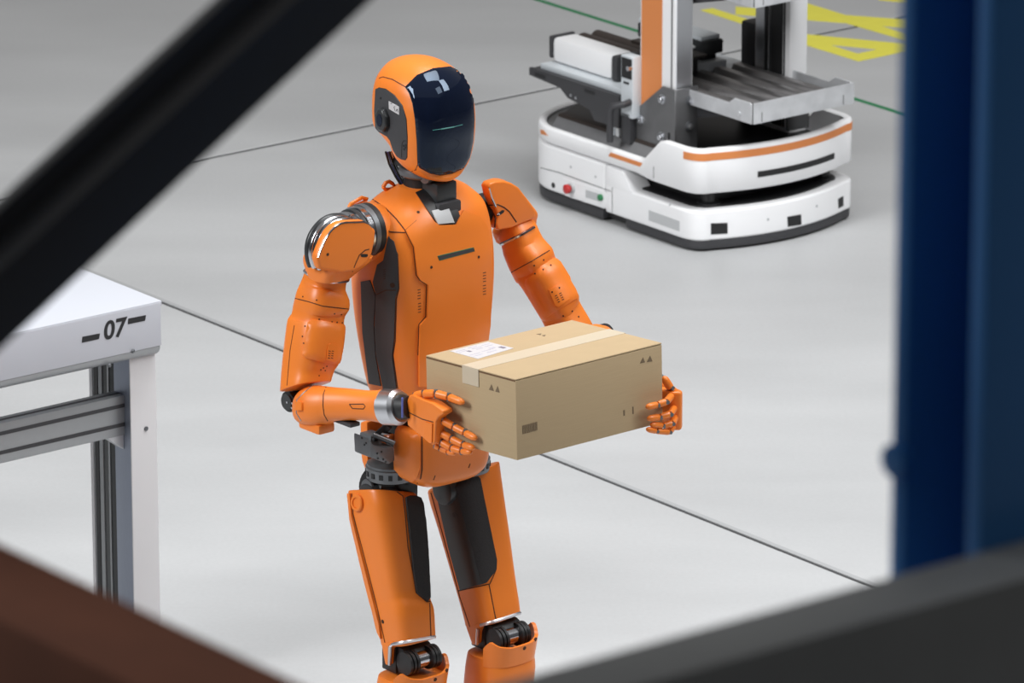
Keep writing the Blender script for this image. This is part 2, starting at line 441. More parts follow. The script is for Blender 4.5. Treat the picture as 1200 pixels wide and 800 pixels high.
dots(TS, [(460, 334)], torso, .005)
for k_ in range(5):
    pass
g = G()
for i in range(5): surf_line(TS, [(449.5, 316+i*2.6), (452, 315.5+i*2.6)], .0007, 2, g)
obj('vent_slots', g, 'hole', torso)
seams(TS, [[(441.5, 345), (452, 340), (464, 340)]], torso, .0009)
# collar opening and plate
panel('collar_gap', TT, [(487, 226), (498, 221), (525, 221), (531, 229), (541, 262), (513, 264)], 'black', torso, .002, .004, 4)
panel('collar_plate', TT, [(505, 248), (524, 243.5), (531, 261), (512, 263)], 'lgrey', torso, .005, .002, 4, label='pale metal plate under the neck')
# rear strap loops of the shoulder frame
def loop(pts, f, r=.004):
    P = [pf(x, y, f) for x, y in pts]; g = G(); tube(g, P+[P[0]], r, 8); obj('strap_loop', g, 'orange', torso)
loop([(409, 243), (411, 239), (424, 231.5), (430, 233), (428, 236), (415, 242)], -.06)
loop([(449, 219), (452, 214), (456, 212.5), (460, 215), (465, 221), (452, 222)], -.06)
# shoulder sockets (both sides share the build)
def socket(cx, cy, l, side, r=.058):
    c = pl(cx, cy, l); d = RL*side
    if side > 0:
        g = G(); c = R(.060, -.026, 1.322); turned(g, c, d, [(0, .04), (0, .050), (.050, .050), (.054, .046), (.054, .04)], 44); obj('socket_ring', g, 'chrome', torso)
        g = G(); turned(g, c+d*.03, d, [(0, .03), (0, .045), (.034, .045), (.036, .034), (.10, .034)], 40); obj('socket_core', g, 'black', torso)
        return c
    g = G(); turned(g, c-d*.05, d, [(0, .04), (0, r*.8), (.03, r), (.052, r), (.056, r*.97), (.058, r*.86), (.04, r*.84)], 40)
    s = obj('shoulder_socket', g, 'orange', torso)
    g = G(); turned(g, c-d*.02, d, [(0, r*.5), (0, r*.86), (.02, r*.86), (.026, r*.8), (.03, r*.6)], 40); obj('socket_ring', g, 'black', s)
    return c
cR = socket(428, 273, -.138, -1)
cL = socket(566, 250, .128, 1, .056)
# ---------------- neck
g = G(); cyl(g, R(0, -.025, 1.38), R(0, -.02, 1.47), .040, .034, 24); neck = obj('neck', g, 'black', robot)
g = G(); turned(g, R(0, -.02, 1.425), ZU, [(0, .046), (.004, .05), (.012, .05), (.016, .046)], 30); obj('neck_ring', g, 'gun', neck)
g = G(); boxf(g, R(0, .03, 1.405), RL, RF, ZU, -.025, .025, -.03, .020, -.022, .018); obj('neck_actuator', g, 'satin', neck, bevel=.005)
g = G(); boxf(g, R(0, .05, 1.378), RL, RF, ZU, -.028, .028, -.028, .010, -.030, .008); obj('neck_bracket', g, 'dark', neck, bevel=.005)
g = G(); cyl(g, R(-.034, .02, 1.437), R(.034, .02, 1.437), .017, n=20); obj('neck_pivot', g, 'gun', neck, bevel=.002)
g = G(); boxf(g, R(0, -.05, 1.47), RL, RF, ZU, -.042, .042, -.02, .02, -.03, .04); obj('neck_housing', g, 'black', neck, bevel=.008)
for k_, mm in ((0, 'black'), (1, 'cable'), (2, 'black'), (3, 'chrome')):
    g = G(); tube(g, [pf(452+k_*2.2, 178, -.06), pf(456+k_*2.5, 192, -.07), pf(463+k_*2.4, 206, -.06), pf(473+k_*2, 222, -.04)], (.0022 if k_ != 1 else .0015), 8); obj('neck_cable', g, mm, neck)
# ---------------- head
HW = .082
rows = [hsec(y, a, b, l0=lo, W=W_, e=e_) for y, a, b, lo, W_, e_ in (
    (209, 504, 532, -.006, .022, 2.2), (205, 494, 540, -.004, .040, 2.5), (198, 482, 545.5, -.003, .056, 2.8), (190, 470, 550, -.002, .066, 3), (180, 461.5, 553, -.001, .073, 3), (168, 456, 555.5, 0, .078, 3), (157, 446, 556.5, 0, .081, 3), (148, 437.5, 557, 0, HW, 3),
    (135, 436, 557, 0, HW, 3), (120, 436, 556, 0, HW, 2.9), (108, 437, 553, 0, .080, 2.7), (96, 440, 548.5, 0, .076, 2.5), (86, 445.5, 541, 0, .068, 2.3), (77, 454, 530, 0, .054, 2.15), (71, 465, 518, 0, .038, 2.05), (67.5, 477, 506, 0, .021, 2))]
g = G(); level_loft(g, rows, 4, 64); head = obj('head', g, 'orange', robot, ang=60); HT = bvh(head)
panel('visor', HT, [(475.5, 102), (489, 88.5), (508, 80.5), (527, 78.5), (540, 84.5), (549.5, 97), (554, 113), (555.3, 140), (554, 165), (550, 184), (543, 196.5), (530, 202.5), (515, 204.5), (504, 202.5), (492, 196), (490, 192), (489, 165), (487, 140), (484, 121), (480, 109)], 'visor', head, .0045, .004, 3, label='glossy dark smoked face visor', edge=.0025, relax=9)
visor = bpy.data.objects['visor']; HV = bvh(head, visor)
seams(HT, [[(475.5, 102), (489, 88.5), (508, 80.5), (527, 78.5), (540, 84.5), (549.5, 97), (554, 113), (555.3, 140), (554, 165), (550, 184), (543, 196.5), (530, 202.5), (515, 204.5), (504, 202.5), (492, 196), (490, 192), (489, 165), (487, 140), (484, 121), (480, 109), (475.5, 102)]], head, .0016, 'black', 'visor_gasket')
seams(HT, [[(440, 93), (449, 90), (460, 93), (475.5, 102)], [(489.5, 193), (487, 199), (482, 201)]], head, .0010)
g = G(); surf_line(HV, [(507, 152.5), (518, 151), (530, 149), (542, 146)], .0007, 2, g); obj('status_light', g, 'led', visor, label='thin teal light line in the visor')
g = G(); surf_line(HV, [(517, 151.2), (532, 148.6)], .0013, 2, g); obj('status_light', g, 'led', visor)
ear = [(440.3, 105), (444.5, 103), (452, 104.5), (462.5, 112), (471.5, 124), (476, 139), (477.3, 160), (477, 184), (475, 187), (470, 186), (465.5, 183), (461, 176), (457.4, 164.5), (453.5, 159.4), (444, 154), (440.3, 150), (439, 130)]
panel('ear_panel', HT, ear, 'dark', head, .0012, .004, 3.5, label='dark grey side panel with a sensor')
earp = bpy.data.objects['ear_panel']; HE = bvh(head, earp)
seams(HT, [ear+ear[:1]], head, .0012, 'black')
h, nn = hit(HE, 450, 140)
x, y = ZU-nn*ZU.dot(nn), None; x.normalize(); y = x.cross(nn)
def octo(c, rx, ry, n=8): return [c+x*rx*math.cos(2*math.pi*(i+.5)/n)+y*ry*math.sin(2*math.pi*(i+.5)/n) for i in range(n)]
g = G(); loft(g, [octo(h-nn*.004, .024, .019), octo(h+nn*.008, .024, .019), octo(h+nn*.011, .020, .015)]); cammod = obj('side_camera', g, 'satin', head, bevel=.002)
g = G(); loft(g, [octo(h+nn*.010, .014, .010), octo(h+nn*.0122, .013, .009)]); obj('camera_lens', g, 'visor', cammod)
panel('white_sticker', HE, [(456, 118.5), (468, 125), (468, 134.5), (456.2, 127.5)], 'label', earp, .0012, .002, 3, label='small white code sticker')
ST = bvh(bpy.data.objects['white_sticker']); g = G()
for a, b in (((458, 121.4), (459.2, 121.0)), ((461.6, 125), (463, 129.6)), ((465.5, 127.6), (464, 130.4)), ((466, 128.2), (466.4, 131.4)), ((462.5, 124.6), (463, 125.2))): surf_line(ST, [a, b], .0006, 1, g, lift=.0003)
obj('sticker_print', g, 'print', earp)
dots(HE, [(446, 115), (473, 171), (475, 173), (473.5, 175), (475.5, 170)], head, .0022, 'black')
seams(HE, [[(470.5, 184), (471, 168), (473, 165), (477, 165)]], head, .0008, 'black')
# ---------------- pelvis and waist
g = G(); level_loft(g, [hsec(y, a, b, f0=-.01, ratio=.7) for y, a, b in ((560, 462, 516), (540, 456, 522), (515, 452, 526), (500, 448, 530), (462, 448, 530))], 2, 40)
waist = obj('waist', g, 'black', robot)
rows = [hsec(y, a, b, f0=.045, ratio=r_, e=e_) for y, a, b, r_, e_ in ((561.5, 490, 545, .6, 3), (559.5, 481, 556, .6, 3.3), (555, 471, 564, .6, 3.6), (548, 463, 570, .6, 4), (536, 461, 573, .6, 4), (515, 461.5, 574, .6, 3.5), (500, 463, 573, .6, 3.3), (494, 467, 568, .6, 3))]
g = G(); level_loft(g, rows, 4, 56); pelvis = obj('pelvis_cover', g, 'orange', robot); PT = bvh(pelvis)
seams(PT, [[(494.5, 506), (494.5, 550), (493, 560), (489, 566)]], pelvis, .0013)
seams(PT, [[(508, 562), (510, 557)], [(549, 548), (551, 543)]], pelvis, .0012)
panel('pelvis_tab', PT, [(468, 499), (488, 504), (493, 512), (493, 548), (490, 558), (484, 564), (470, 556), (463.5, 549), (464.5, 505)], 'orange', pelvis, .004, .003, 5)
# back cover and left side waist mechanism
g = G(); prism(g, [pl(x, y, -.075) for x, y in ((421.5, 494), (430, 494), (431, 555), (427, 550), (423.5, 540), (422, 528))], RL*.15)
obj('rear_pelvis_cover', g, 'orange', waist, bevel=.006)
g = G(); prism(g, [pl(x, y, -.098) for x, y in ((421, 506), (435, 511), (433, 527), (422, 525))], RL*.03)
a = obj('waist_bracket', g, 'gun', waist, bevel=.004)
g = G(); prism(g, [pf(x, y, .036) for x, y in ((433, 513), (437, 521), (450, 525), (462, 523), (463, 540), (456, 544), (434, 536))], RF*-.05)
obj('waist_actuator', g, 'gun', waist, bevel=.005)
WA = bvh(bpy.data.objects['waist_actuator'], a)
dots(WA, [(424, 513), (429, 519), (427, 521), (447, 529), (449, 538), (442, 531), (452, 541), (443, 537)], waist, .0022, 'black')
g = G(); cyl(g, pf(449, 511, .0), pf(459, 514, .02), .011, n=20); obj('waist_motor', g, 'chrome', waist, bevel=.002)
g = G(); cyl(g, pf(438, 514, -.02), pf(456, 498, .01), .008, n=14); obj('waist_strut', g, 'satin', waist, bevel=.001)
g = G(); cyl(g, pf(437, 509, .01), pf(462, 519, .03), .005, n=12); obj('waist_link', g, 'gun', waist)
# hip discs
def hip(cx, cy, l, dark='gun'):
    c = pl(cx, cy, l)
    g = G(); turned(g, c, ZU, [(-.026, .042), (-.024, .048), (.0, .050), (.002, .047), (.006, .047), (.008, .044), (.010, .02)], 40)
    o = obj('hip_yaw_ring', g, 'gun', robot)
    g = G()
    for k_ in range(14):
        t = math.radians(-150+k_*22); dd = RF*math.cos(t)+RL*math.sin(t)
        q = c+dd*.0495+ZU*-.011; tx = dd.cross(ZU)
        boxf(g, q, tx, ZU, dd, -.004, .004, -.005, .005, -.002, .001)
    obj('ring_slots', g, 'black', o)
    g = G(); cyl(g, c-RF*.055-ZU*.05, c+RF*.012-ZU*.05, .038, n=28); o2 = obj('hip_roll_joint', g, 'black', robot, bevel=.004)
    g = G(); cyl(g, c-RL*.052-ZU*.06-RF*.01, c+RL*.052-ZU*.06-RF*.01, .030, n=28); obj('hip_pitch_joint', g, 'satin', o2, bevel=.004)
    g = G(); cyl(g, c-RL*.050-ZU*.040-RF*.014, c-RL*.042-ZU*.040-RF*.014, .018, n=24); obj('hip_cap', g, 'gun', o2, bevel=.003)
    g = G(); cyl(g, c+RL*.016-ZU*.030+RF*.006, c+RL*.034-ZU*.030+RF*.006, .013, n=20); obj('hip_spring', g, 'gun', o2, bevel=.002)
    g = G(); boxf(g, c-ZU*.07, RL, RF, ZU, .0, .056, -.03, .020, -.02, .045); obj('hip_link', g, 'black', o2, bevel=.012, seg=3)
hip(458, 545, -.085); hip(545, 536, .082)
# ---------------- legs
def leg(side):
    if side < 0:
        l = -.095
        secs = [(408, 574, 486, 577, l), (409, 590, 493, 588, l), (411, 605, 496, 603, l), (415, 622, 498, 622, l), (424, 660, 501, 662, l), (433, 697, 503.5, 697, l), (437.5, 713, 508.5, 713, l), (441.5, 730, 510, 735, l), (447, 757, 510.5, 747, l)]
    else:
        l = .098
        secs = [(501, 575, 585, 540, l), (504, 590, 588, 562, l), (511, 612, 592.5, 594, l), (521, 645, 598, 632, l), (530, 676, 602.5, 666, l), (537, 700, 606, 690, l), (543, 722, 608.5, 706, l), (546, 735, 610, 719, l)]
    g = G(); limb(g, secs, ratio=.86, e=4.2, phi=math.radians(38 if side < 0 else 42), n=48, k=3)
    th = obj('thigh', g, 'orange', robot, bevel=.004); T = bvh(th)
    if side < 0:
        panel('thigh_pad', T, [(474.5, 583), (479, 581.5), (493, 582), (496, 603), (499, 640), (502.5, 700), (500, 704.5), (487.5, 694.5), (484, 672)], 'matte', th, .006, .004, 5, label='black textured pad on the right thigh')
        seams(T, [[(503.5, 706), (505, 747)], [(412, 574), (414, 602), (418, 618), (424, 640), (443, 715), (452, 757)], [(455, 569), (472, 581), (474.5, 600), (478, 640), (484, 672), (487.5, 694), (500, 705), (508, 704)]], th, .0012)
        panel('thigh_edge_flange', T, [(409, 578), (412, 578), (414, 603), (418, 620), (446, 730), (448, 748), (444, 740), (424, 660), (413, 618)], 'orange', th, .005, .003, 5)
        dots(T, [(448.5, 728), (452, 770)], th, .004)
        h, nn = hit(T, 419.5, 589); g = G(); turned(g, h-nn*.004, nn, [(0, .017), (.008, .017), (.010, .015), (.010, .011), (.007, .010)], 24); obj('hip_boss', g, 'orange', th)
        plate = [(446, 753), (461, 751), (461, 757), (457, 760), (456, 779), (451, 779.5)]
        trim = [[(456.5, 779), (457, 757), (460, 754.5), (480, 751), (509.5, 745.8)]]
        kc = (485.5, 771); gtop = -.013; dl = -.095
    else:
        panel('thigh_pad', T, [(511, 573), (534.4, 566), (551.4, 630), (565.4, 684), (540, 691), (526, 640)], 'satin', th, .003, .004, 5, label='glossy black inner pad on the left thigh')
        panel('thigh_pad', T, [(533.6, 566), (558.5, 558), (561, 561), (571, 610), (580.5, 656), (580, 667), (570, 682), (564.6, 684), (550.6, 630)], 'matte', th, .006, .004, 5, label='textured black outer pad on the left thigh')
        T2 = bvh(th, *[o for o in bpy.data.objects if o.parent == th])
        dots(T2, [(527, 581), (533, 603)], th, .006, 'black'); dots(T2, [(516.5, 584)], th, .003, 'black')
        seams(T, [[(533, 693), (574, 684), (581, 668), (580, 652), (562, 560)], [(573, 684), (581, 725)], [(505, 577), (520, 630), (539, 700), (552, 738)]], th, .0012)
        plate = [(545, 733), (562, 730), (562, 737), (560, 740), (559, 754), (553, 756)]
        trim = [[(559, 755), (560, 736.5), (563, 732.5), (585, 726), (609.5, 718)]]
        kc = (590, 744); gtop = .004; dl = .098
    g = G(); prism(g, [pl(x, y, dl-.045) for x, y in plate], RL*.075); obj('knee_side_plate', g, 'orange', th, bevel=.005)
    pk = bpy.data.objects[[o.name for o in bpy.data.objects if o.name.startswith('knee_side_plate')][-1]]
    g = G(); surf_line(T, trim[0][1:], .0036, 3, g); obj('knee_trim', g, 'steel', th, label='bright metal edge above the knee')
    g = G(); a_, b_ = trim[0][0], trim[0][1]; tube(g, [pl(a_[0], a_[1], dl-.046), pl(b_[0], b_[1], dl-.046)], .0036, 8); obj('knee_trim', g, 'steel', th)
    # knee
    c = pl(kc[0], kc[1], dl)
    g = G(); cyl(g, c-RL*.030-RF*.012, c+RL*.040-RF*.012, .028, n=28); kn = obj('knee_joint', g, 'black', robot, bevel=.004)
    g = G(); boxf(g, c-RF*.02, RL, RF, ZU, -.034, .044, -.04, .004, -.03, .035); obj('knee_block', g, 'black', kn, bevel=.004)
    g = G(); cyl(g, c-RL*.012+RF*.012, c+RL*.022+RF*.012, .0165, n=24); obj('knee_barrel', g, 'chrome', kn)
    for q in (-.033, -.024, -.015, .024, .032, .039):
        g = G(); turned(g, c+RL*q+RF*.012, RL, [(-.0035, .018), (-.003, .0235), (.003, .0235), (.0035, .018)], 28); obj('knee_disc', g, 'black', kn)
    # shin
    cx, cy = c.copy(), None
    base = c+RF*-.01; l0 = dl
    lf = (base-RO).dot(RF); lu = (base-RO).z; ll = (base-RO).dot(RL)
    rows = [(lu-.035, ll, lf+.0, .060, .052, 3.2), (lu-.07, ll, lf, .064, .058, 3.2), (lu-.14, ll, lf-.01, .060, .060, 3), (lu-.24, ll, lf-.02, .048, .050, 2.8), (.12, ll, lf-.03, .036, .038, 2.6), (.07, ll, lf-.03, .034, .038, 2.6)]
    g = G(); level_loft(g, rows, 3, 40); sh = obj('shin', g, 'orange', robot, bevel=.004)
    g = G(); cols = 28; outer = []; inner = []
    prof = [(0, -.012), (.05, .0), (.10, .003), (.2, -.006), (.35, -.011), (.55, -.010), (.66, -.006), (.76, -.004), (.84, .010), (.9, .011), (1, -.012)]
    vs = []
    for i in range(cols+1):
        t = i/cols; an = math.radians(-74+t*172); hh = np.interp(t, [p[0] for p in prof], [p[1] for p in prof])
        for rr in (1.0, .90):
            for zz in (lu+gtop-.052, lu+gtop+hh):
                q = zz > lu+gtop-.03; s_ = (1.05 if not q else 1.12)*rr
                vs.append(R(ll+.062*s_*spow(math.sin(an), .75), lf+.056*s_*spow(math.cos(an), .75)+(.004 if q else 0), zz))
    fs = []
    for i in range(cols):
        a = i*4; b = a+4
        fs += [[a, b, b+1, a+1], [a+2, a+3, b+3, b+2], [a+1, b+1, b+3, a+3], [a, a+2, b+2, b]]
    fs += [[0, 1, 3, 2], [cols*4, cols*4+2, cols*4+3, cols*4+1]]
    g.add(vs, fs); gd = obj('shin_guard', g, 'orange', sh)
    GT = bvh(gd); q = proj(R(ll+.012, lf+.06, lu+gtop-.02)); q2 = proj(R(ll+.058, lf+.04, lu+gtop-.018))
    dots(GT, [q, q2], gd, .004)
    # foot
    g = G(); cyl(g, R(ll-.04, lf-.03, .075), R(ll+.04, lf-.03, .075), .032, n=24); obj('ankle_joint', g, 'black', robot, bevel=.003)
    g = G(); rr = []
    for ff, wd, hh in ((-.115, .026, .045), (-.10, .036, .062), (-.05, .042, .072), (.0, .044, .068), (.06, .048, .05), (.11, .046, .036), (.135, .036, .026), (.142, .024, .018)):
        ring = []
        for i in range(24):
            t = 2*math.pi*i/24; ring.append(R(ll+wd*spow(math.cos(t), .6), lf+ff, .012+(hh-.012)*(.5+.5*spow(math.sin(t), .6))))
        rr.append(ring)
    loft(g, rr); ft = obj('foot', g, 'orange', robot, bevel=.004)
    g = G(); pts = [R(ll+a_, lf+b_, 0) for a_, b_ in ((-.03, -.115), (.03, -.115), (.046, -.05), (.05, .06), (.046, .115), (.025, .145), (-.025, .145), (-.046, .115), (-.05, .06), (-.046, -.05))]
    prism(g, pts, ZU*.014); obj('sole', g, 'black', ft, bevel=.003)
leg(-1); leg(1)

# ---------------- right arm
def ringline(p1, p2, l, r, m, parent, ratio=.9, e=3, phi=0, name='arm_trim_ring', grow=1.01):
    c = pl((p1[0]+p2[0])/2, (p1[1]+p2[1])/2, l); a = onplane(*p1, c, FW); b = onplane(*p2, c, FW); h = (b-a)/2*grow
    t = V((0, 0, 1))-h*(h.z/h.length_squared); t = (t-FW*t.dot(FW)*0).normalized(); ey = h.cross(t).normalized()
    P = sring(c, h, ey*h.length*ratio, 40, e, phi); g = G(); tube(g, P+[P[0]], r, 6); return obj(name, g, m, parent)
PH = math.radians(40)
la, lb = -.222, -.285
secs = [(360, 308, 411, 318, la), (357, 318.5, 407, 328.5, la-.003), (353, 329, 405, 340, la-.006), (348, 340, 409.5, 351, la-.01), (345.5, 349, 409.5, 362, la-.013), (343.5, 357, 405, 369, la-.016), (341.5, 368, 403, 379, la-.02), (337, 374, 405, 383, la-.022), (334.5, 390, 404, 398, la-.03), (331.5, 415, 400, 421, la-.04), (329.5, 436, 392, 434, la-.05), (328, 458, 388, 447, -.283)]
g = G(); limb(g, secs, .86, 3.4, PH, 48, 2); ua = obj('upper_arm', g, 'orange', robot, bevel=.003); UT = bvh(ua)
ringline((357.5, 317), (407.5, 328), la-.003, .0035, 'chrome', ua, .86, 3.4, PH)
seams(UT, [[(346, 349.5), (362, 353.5), (378, 358.5), (408, 362)]], ua, .0010)
panel('arm_cover', UT, [(361, 378), (366, 374), (382, 376), (403, 381), (403.5, 386), (399, 420), (397, 425), (390, 427), (358, 419), (354.5, 414)], 'orange', ua, .006, .004, 5, edge=.003)
UC = bvh(ua, *[o for o in bpy.data.objects if o.parent == ua and o.name.startswith('arm_cover')])
panel('vent_hatch', UC, [(384, 404), (387, 402), (395, 403.5), (394.5, 421), (392, 424), (382, 421)], 'orange', ua, .002, .003, 4)
VH = bvh(ua, *[o for o in bpy.data.objects if o.parent == ua and o.name[:4] in ('arm_', 'vent')])
g = G()
for i in range(4):
    for j in range(2): surf_line(VH, [(385.2+j*3.6-.3*i, 411+i*2.7), (387.4+j*3.6-.3*i, 411.5+i*2.7)], .0008, 1, g)
obj('vent_slots', g, 'hole', ua)
dots(VH, [(355, 347.5), (371, 351.5), (392, 367.5), (400, 368.5), (374, 374), (389, 377), (395, 377.5), (401, 378), (357.5, 382), (354.5, 394), (356, 402)], ua, .0015)
seams(UT, [[(345, 381), (340, 410), (336, 455)]], ua, .0009)
dots(UT, [(376, 433), (381, 434), (379, 431), (374, 440), (383, 429)], ua, .0013)
# shoulder cap
def shoulder(side):
    if side < 0:
        rows = [hsec(y, a, b, f0=-.010, ratio=r_, e=e_) for y, a, b, r_, e_ in ((325, 362, 411, .95, 3), (318, 359, 419, .95, 3.6), (312, 356.5, 427, .95, 4), (306, 355.2, 434, .95, 4.4), (300, 355.5, 437, .95, 4.6))]
    else:
        rows = [hsec(y, a, b, f0=-.025, ratio=r_, e=e_) for y, a, b, r_, e_ in ((285, 581, 622, 1.5, 3), (274, 577, 629, 1.5, 3.4), (266, 581, 628, 1.5, 4), (256, 582.5, 629, 1.5, 4.8), (248, 580, 630, 1.5, 5), (238, 576, 623, 1.5, 5), (228, 571.5, 615, 1.5, 4.6), (219, 568, 607, 1.5, 4), (214.5, 568, 600, 1.5, 3.4), (211.5, 573, 593, 1.5, 2.6))]
    g = G(); level_loft(g, rows, 4, 48); cap = obj('shoulder_cap', g, 'orange', robot); CT = bvh(cap)
    if side < 0:
        # front housing plate, and behind it the roll motor whose rings show on the outer side and top
        out = [(371.5, 304), (372.5, 299), (376, 290), (380, 281), (385, 272), (391, 265.5), (398, 261), (405, 259.5), (426, 258.5), (433, 261.5), (441, 270), (440, 281), (438, 291), (436, 300), (430, 309), (417, 318), (400, 320), (375, 316)]
        g = G(); prism(g, [pf(x, y, .046) for x, y in out], RF*-.020); hous = obj('shoulder_housing', g, 'orange', cap, bevel=.007, seg=3)
        CT = bvh(cap, hous)
        seams(CT, [[(373, 301.5), (376.5, 291), (381, 281.5), (386, 272.8), (392, 266.2), (399, 262), (405, 260.8), (426, 260), (432, 262.5), (439.5, 270.5)]], cap, .0022, 'chrome', 'bright_edge')
        mc = pf(407, 295, .040)
        for q, rr, mm in ((-.056, .058, 'black'), (-.046, .066, 'satin'), (-.035, .065, 'chrome'), (-.026, .060, 'black'), (-.019, .064, 'chrome'), (-.008, .058, 'black')):
            g = G(); turned_arc(g, mc+RF*q, RF, [(-.006, rr-.020), (-.006, rr-.004), (-.004, rr-.001), (.000, rr), (.003, rr-.001), (.005, rr-.004), (.005, rr-.020)], math.radians(-28), math.radians(150)); obj('motor_ring', g, mm, cap)
        seams(CT, [[(413, 318), (417, 308), (421, 299), (428, 293), (437, 291)]], cap, .0012)
        panel('cable_slot', CT, [(422.5, 299), (424, 297.5), (430.5, 297.5), (431, 299.5), (429.5, 301), (423.5, 301)], 'black', cap, .0008, .003, 2)
        dots(CT, [(384, 298)], cap, .003); dots(CT, [(427.5, 299.4)], cap, .0028, 'chrome', 'slot_bolt')
        # ball of the joint between socket and cap
        c = pl(421, 271, -.165)
        for q, rr, mm in ((-.030, .044, 'chrome'), (-.018, .047, 'satin'), (-.006, .050, 'chrome'), (.006, .052, 'gun'), (.018, .052, 'black')):
            g = G(); turned(g, c+RL*(q+.002), RL, [(-.006, rr-.014), (-.005, rr), (.006, rr), (.008, rr-.01)], 40); obj('joint_ring', g, mm, cap)
    else:
        out = [(572, 219), (575, 214.5), (581, 212.5), (591, 212), (600, 214.5), (608, 219.5), (618, 232.5), (628.5, 247), (627, 256), (600, 267), (584, 270), (581.5, 262), (584, 252), (580, 242), (575, 231)]
        g = G(); prism(g, [pf(x, y, .022) for x, y in out], RF*-.024); hous = obj('shoulder_housing', g, 'orange', cap, bevel=.006, seg=3)
        CT = bvh(cap, hous)
        seams(CT, [[(568, 243), (573, 240.5), (583, 239.5), (591, 243), (597, 248), (605, 260)]], cap, .0014)
        panel('cable_slot', CT, [(582, 250.5), (588.5, 246), (591, 246.5), (590, 249), (584, 253), (582, 252.5)], 'black', cap, .0008, .003, 2)
        dots(CT, [(584.3, 250.8)], cap, .003, 'chrome', 'slot_bolt'); dots(CT, [(622, 237.5)], cap, .003)
        seams(CT, [[(573, 220), (576, 231), (581, 242)]], cap, .0022, 'chrome', 'bright_edge')
        seams(CT, [[(576, 245), (581, 256), (580, 266), (574, 276)]], cap, .002, 'seam')
    return cap
shoulder(-1)
# elbow + forearm
c = pl(340, 470, -.29)
g = G(); cyl(g, c-RL*.006, c+RL*.05, .021, n=28); el = obj('elbow_joint', g, 'black', robot, bevel=.003)
g = G(); cyl(g, c-RL*.010, c-RL*.005, .016, n=24); obj('elbow_cap', g, 'satin', el)
for a_, b_ in ((336, 471.5), (341.5, 478), (342, 472.5)):
    g = G(); q = pl(a_, b_, -.302); cyl(g, q, q+RL*.006, .0022, n=10); obj('elbow_bolt', g, 'chrome', el)
fl = lambda t: -.292+.055*t
secs = [(347.5, 468, 349, 484, fl(0)), (352, 463.5, 352, 492, fl(.03)), (359, 456.5, 358, 497, fl(.06)), (367, 451.5, 367, 499, fl(.1)), (376, 452, 378, 499, fl(.18)), (385, 453, 386, 496, fl(.25)), (391, 453.5, 391.5, 493.5, fl(.3)), (410, 455, 411, 492.5, fl(.5)), (428, 457, 428, 492.5, fl(.65)), (442, 457, 441, 494, fl(.78)), (450, 455.8, 451.5, 496.5, fl(.88))]
g = G(); limb(g, secs, .95, 2.5, 0, 40, 3); fa = obj('forearm', g, 'orange', robot, bevel=.003); FT = bvh(fa)
seams(FT, [[(382, 453.5), (379, 462), (378.5, 475), (380, 486), (384, 493)], [(447.5, 457), (446.5, 470), (447.5, 484), (451, 496)]], fa, .0011)
seams(FT, [[(366, 452), (356, 460), (348, 468.5), (347.5, 484), (353, 493)]], fa, .0014, 'steel', 'bright_edge')
panel('grip_recess', FT, [(409.5, 473.5), (411, 473), (426, 473.3), (428, 475), (427.5, 478), (425.5, 479), (413, 478.5)], 'orange', fa, -.001, .003, 2.5, label='oblong recess in the forearm')
seams(FT, [[(409.5, 473.5), (426, 473.3), (428, 476), (426, 479), (413, 478.5), (409.5, 473.5)]], fa, .001)
panel('latch_block', FT, [(348.5, 471), (352, 470), (355, 471.5), (355, 480.5), (349, 480.5)], 'orange', fa, .005, .003, 3)
g = G(); boxf(g, pl(372, 497, -.287), RF, RL, ZU, -.035, .03, -.02, .02, -.012, .008); obj('elbow_bumper', g, 'orange', fa, bevel=.006)
g = G(); boxf(g, pl(405, 493.5, -.27), RF, RL, ZU, -.03, .03, -.012, .012, -.004, .004); obj('underside_clip', g, 'dark', fa, bevel=.002)
g = G(); limb(g, [(450.5, 455.5, 452.5, 498, fl(.885)), (465, 455.8, 468, 498.5, fl(1)), (469, 459, 472.5, 494.5, fl(1.02))], .95, 2.05, 0, 40, 1)
obj('wrist_ring', g, 'steel', fa, ang=12, label='brushed metal wrist ring')
g = G(); limb(g, [(466, 461, 470, 492, fl(1.02)), (474, 463, 477, 491, fl(1.05)), (480, 464, 481, 490, fl(1.08))], .95, 2.2, 0, 32, 1); wr = obj('wrist_joint', g, 'black', fa)
g = G(); ringl = [pl(471.5, 466+k_*4.6, -.262) for k_ in range(6)]; tube(g, ringl, .0022, 6); obj('wrist_cable', g, 'cable', fa)
def capsule(g, p0, p1, r0, r1, tip=False):
    d = p1-p0; L_ = d.length; d = d/L_
    prof = [(0, r0*.75), (L_*.06, r0*.97), (L_*.2, r0), (L_*.8, r1), (L_*.95, r1*.95), (L_, r1*.75)]
    if tip: prof = [(0, r0*.75), (L_*.06, r0*.97), (L_*.25, r0), (L_*.6, r1*1.03), (L_*.8, r1*.92), (L_*.93, r1*.62), (L_*.98, r1*.35), (L_*1.0, r1*.05)]
    return turned(g, p0, d, prof, 16)
def finger(pts, r, hand, jd, base=True):
    "pts: joint positions; one phalanx object per bone, knuckle pins at the joints"
    for i in range(len(pts)-1):
        a, b = pts[i], pts[i+1]; d = (b-a).normalized(); tip = i == len(pts)-2
        g = G(); capsule(g, a+d*r*.16, b-d*(0 if tip else r*.16), r*(1-.05*i), r*(.96-.05*i), tip); obj('phalanx', g, 'orange', hand)
        if i or base:
            g = G(); s_ = d.cross(jd).normalized(); cyl(g, a-s_*r*.88, a+s_*r*.88, r*.5, n=12); obj('finger_joint', g, 'gun', hand)
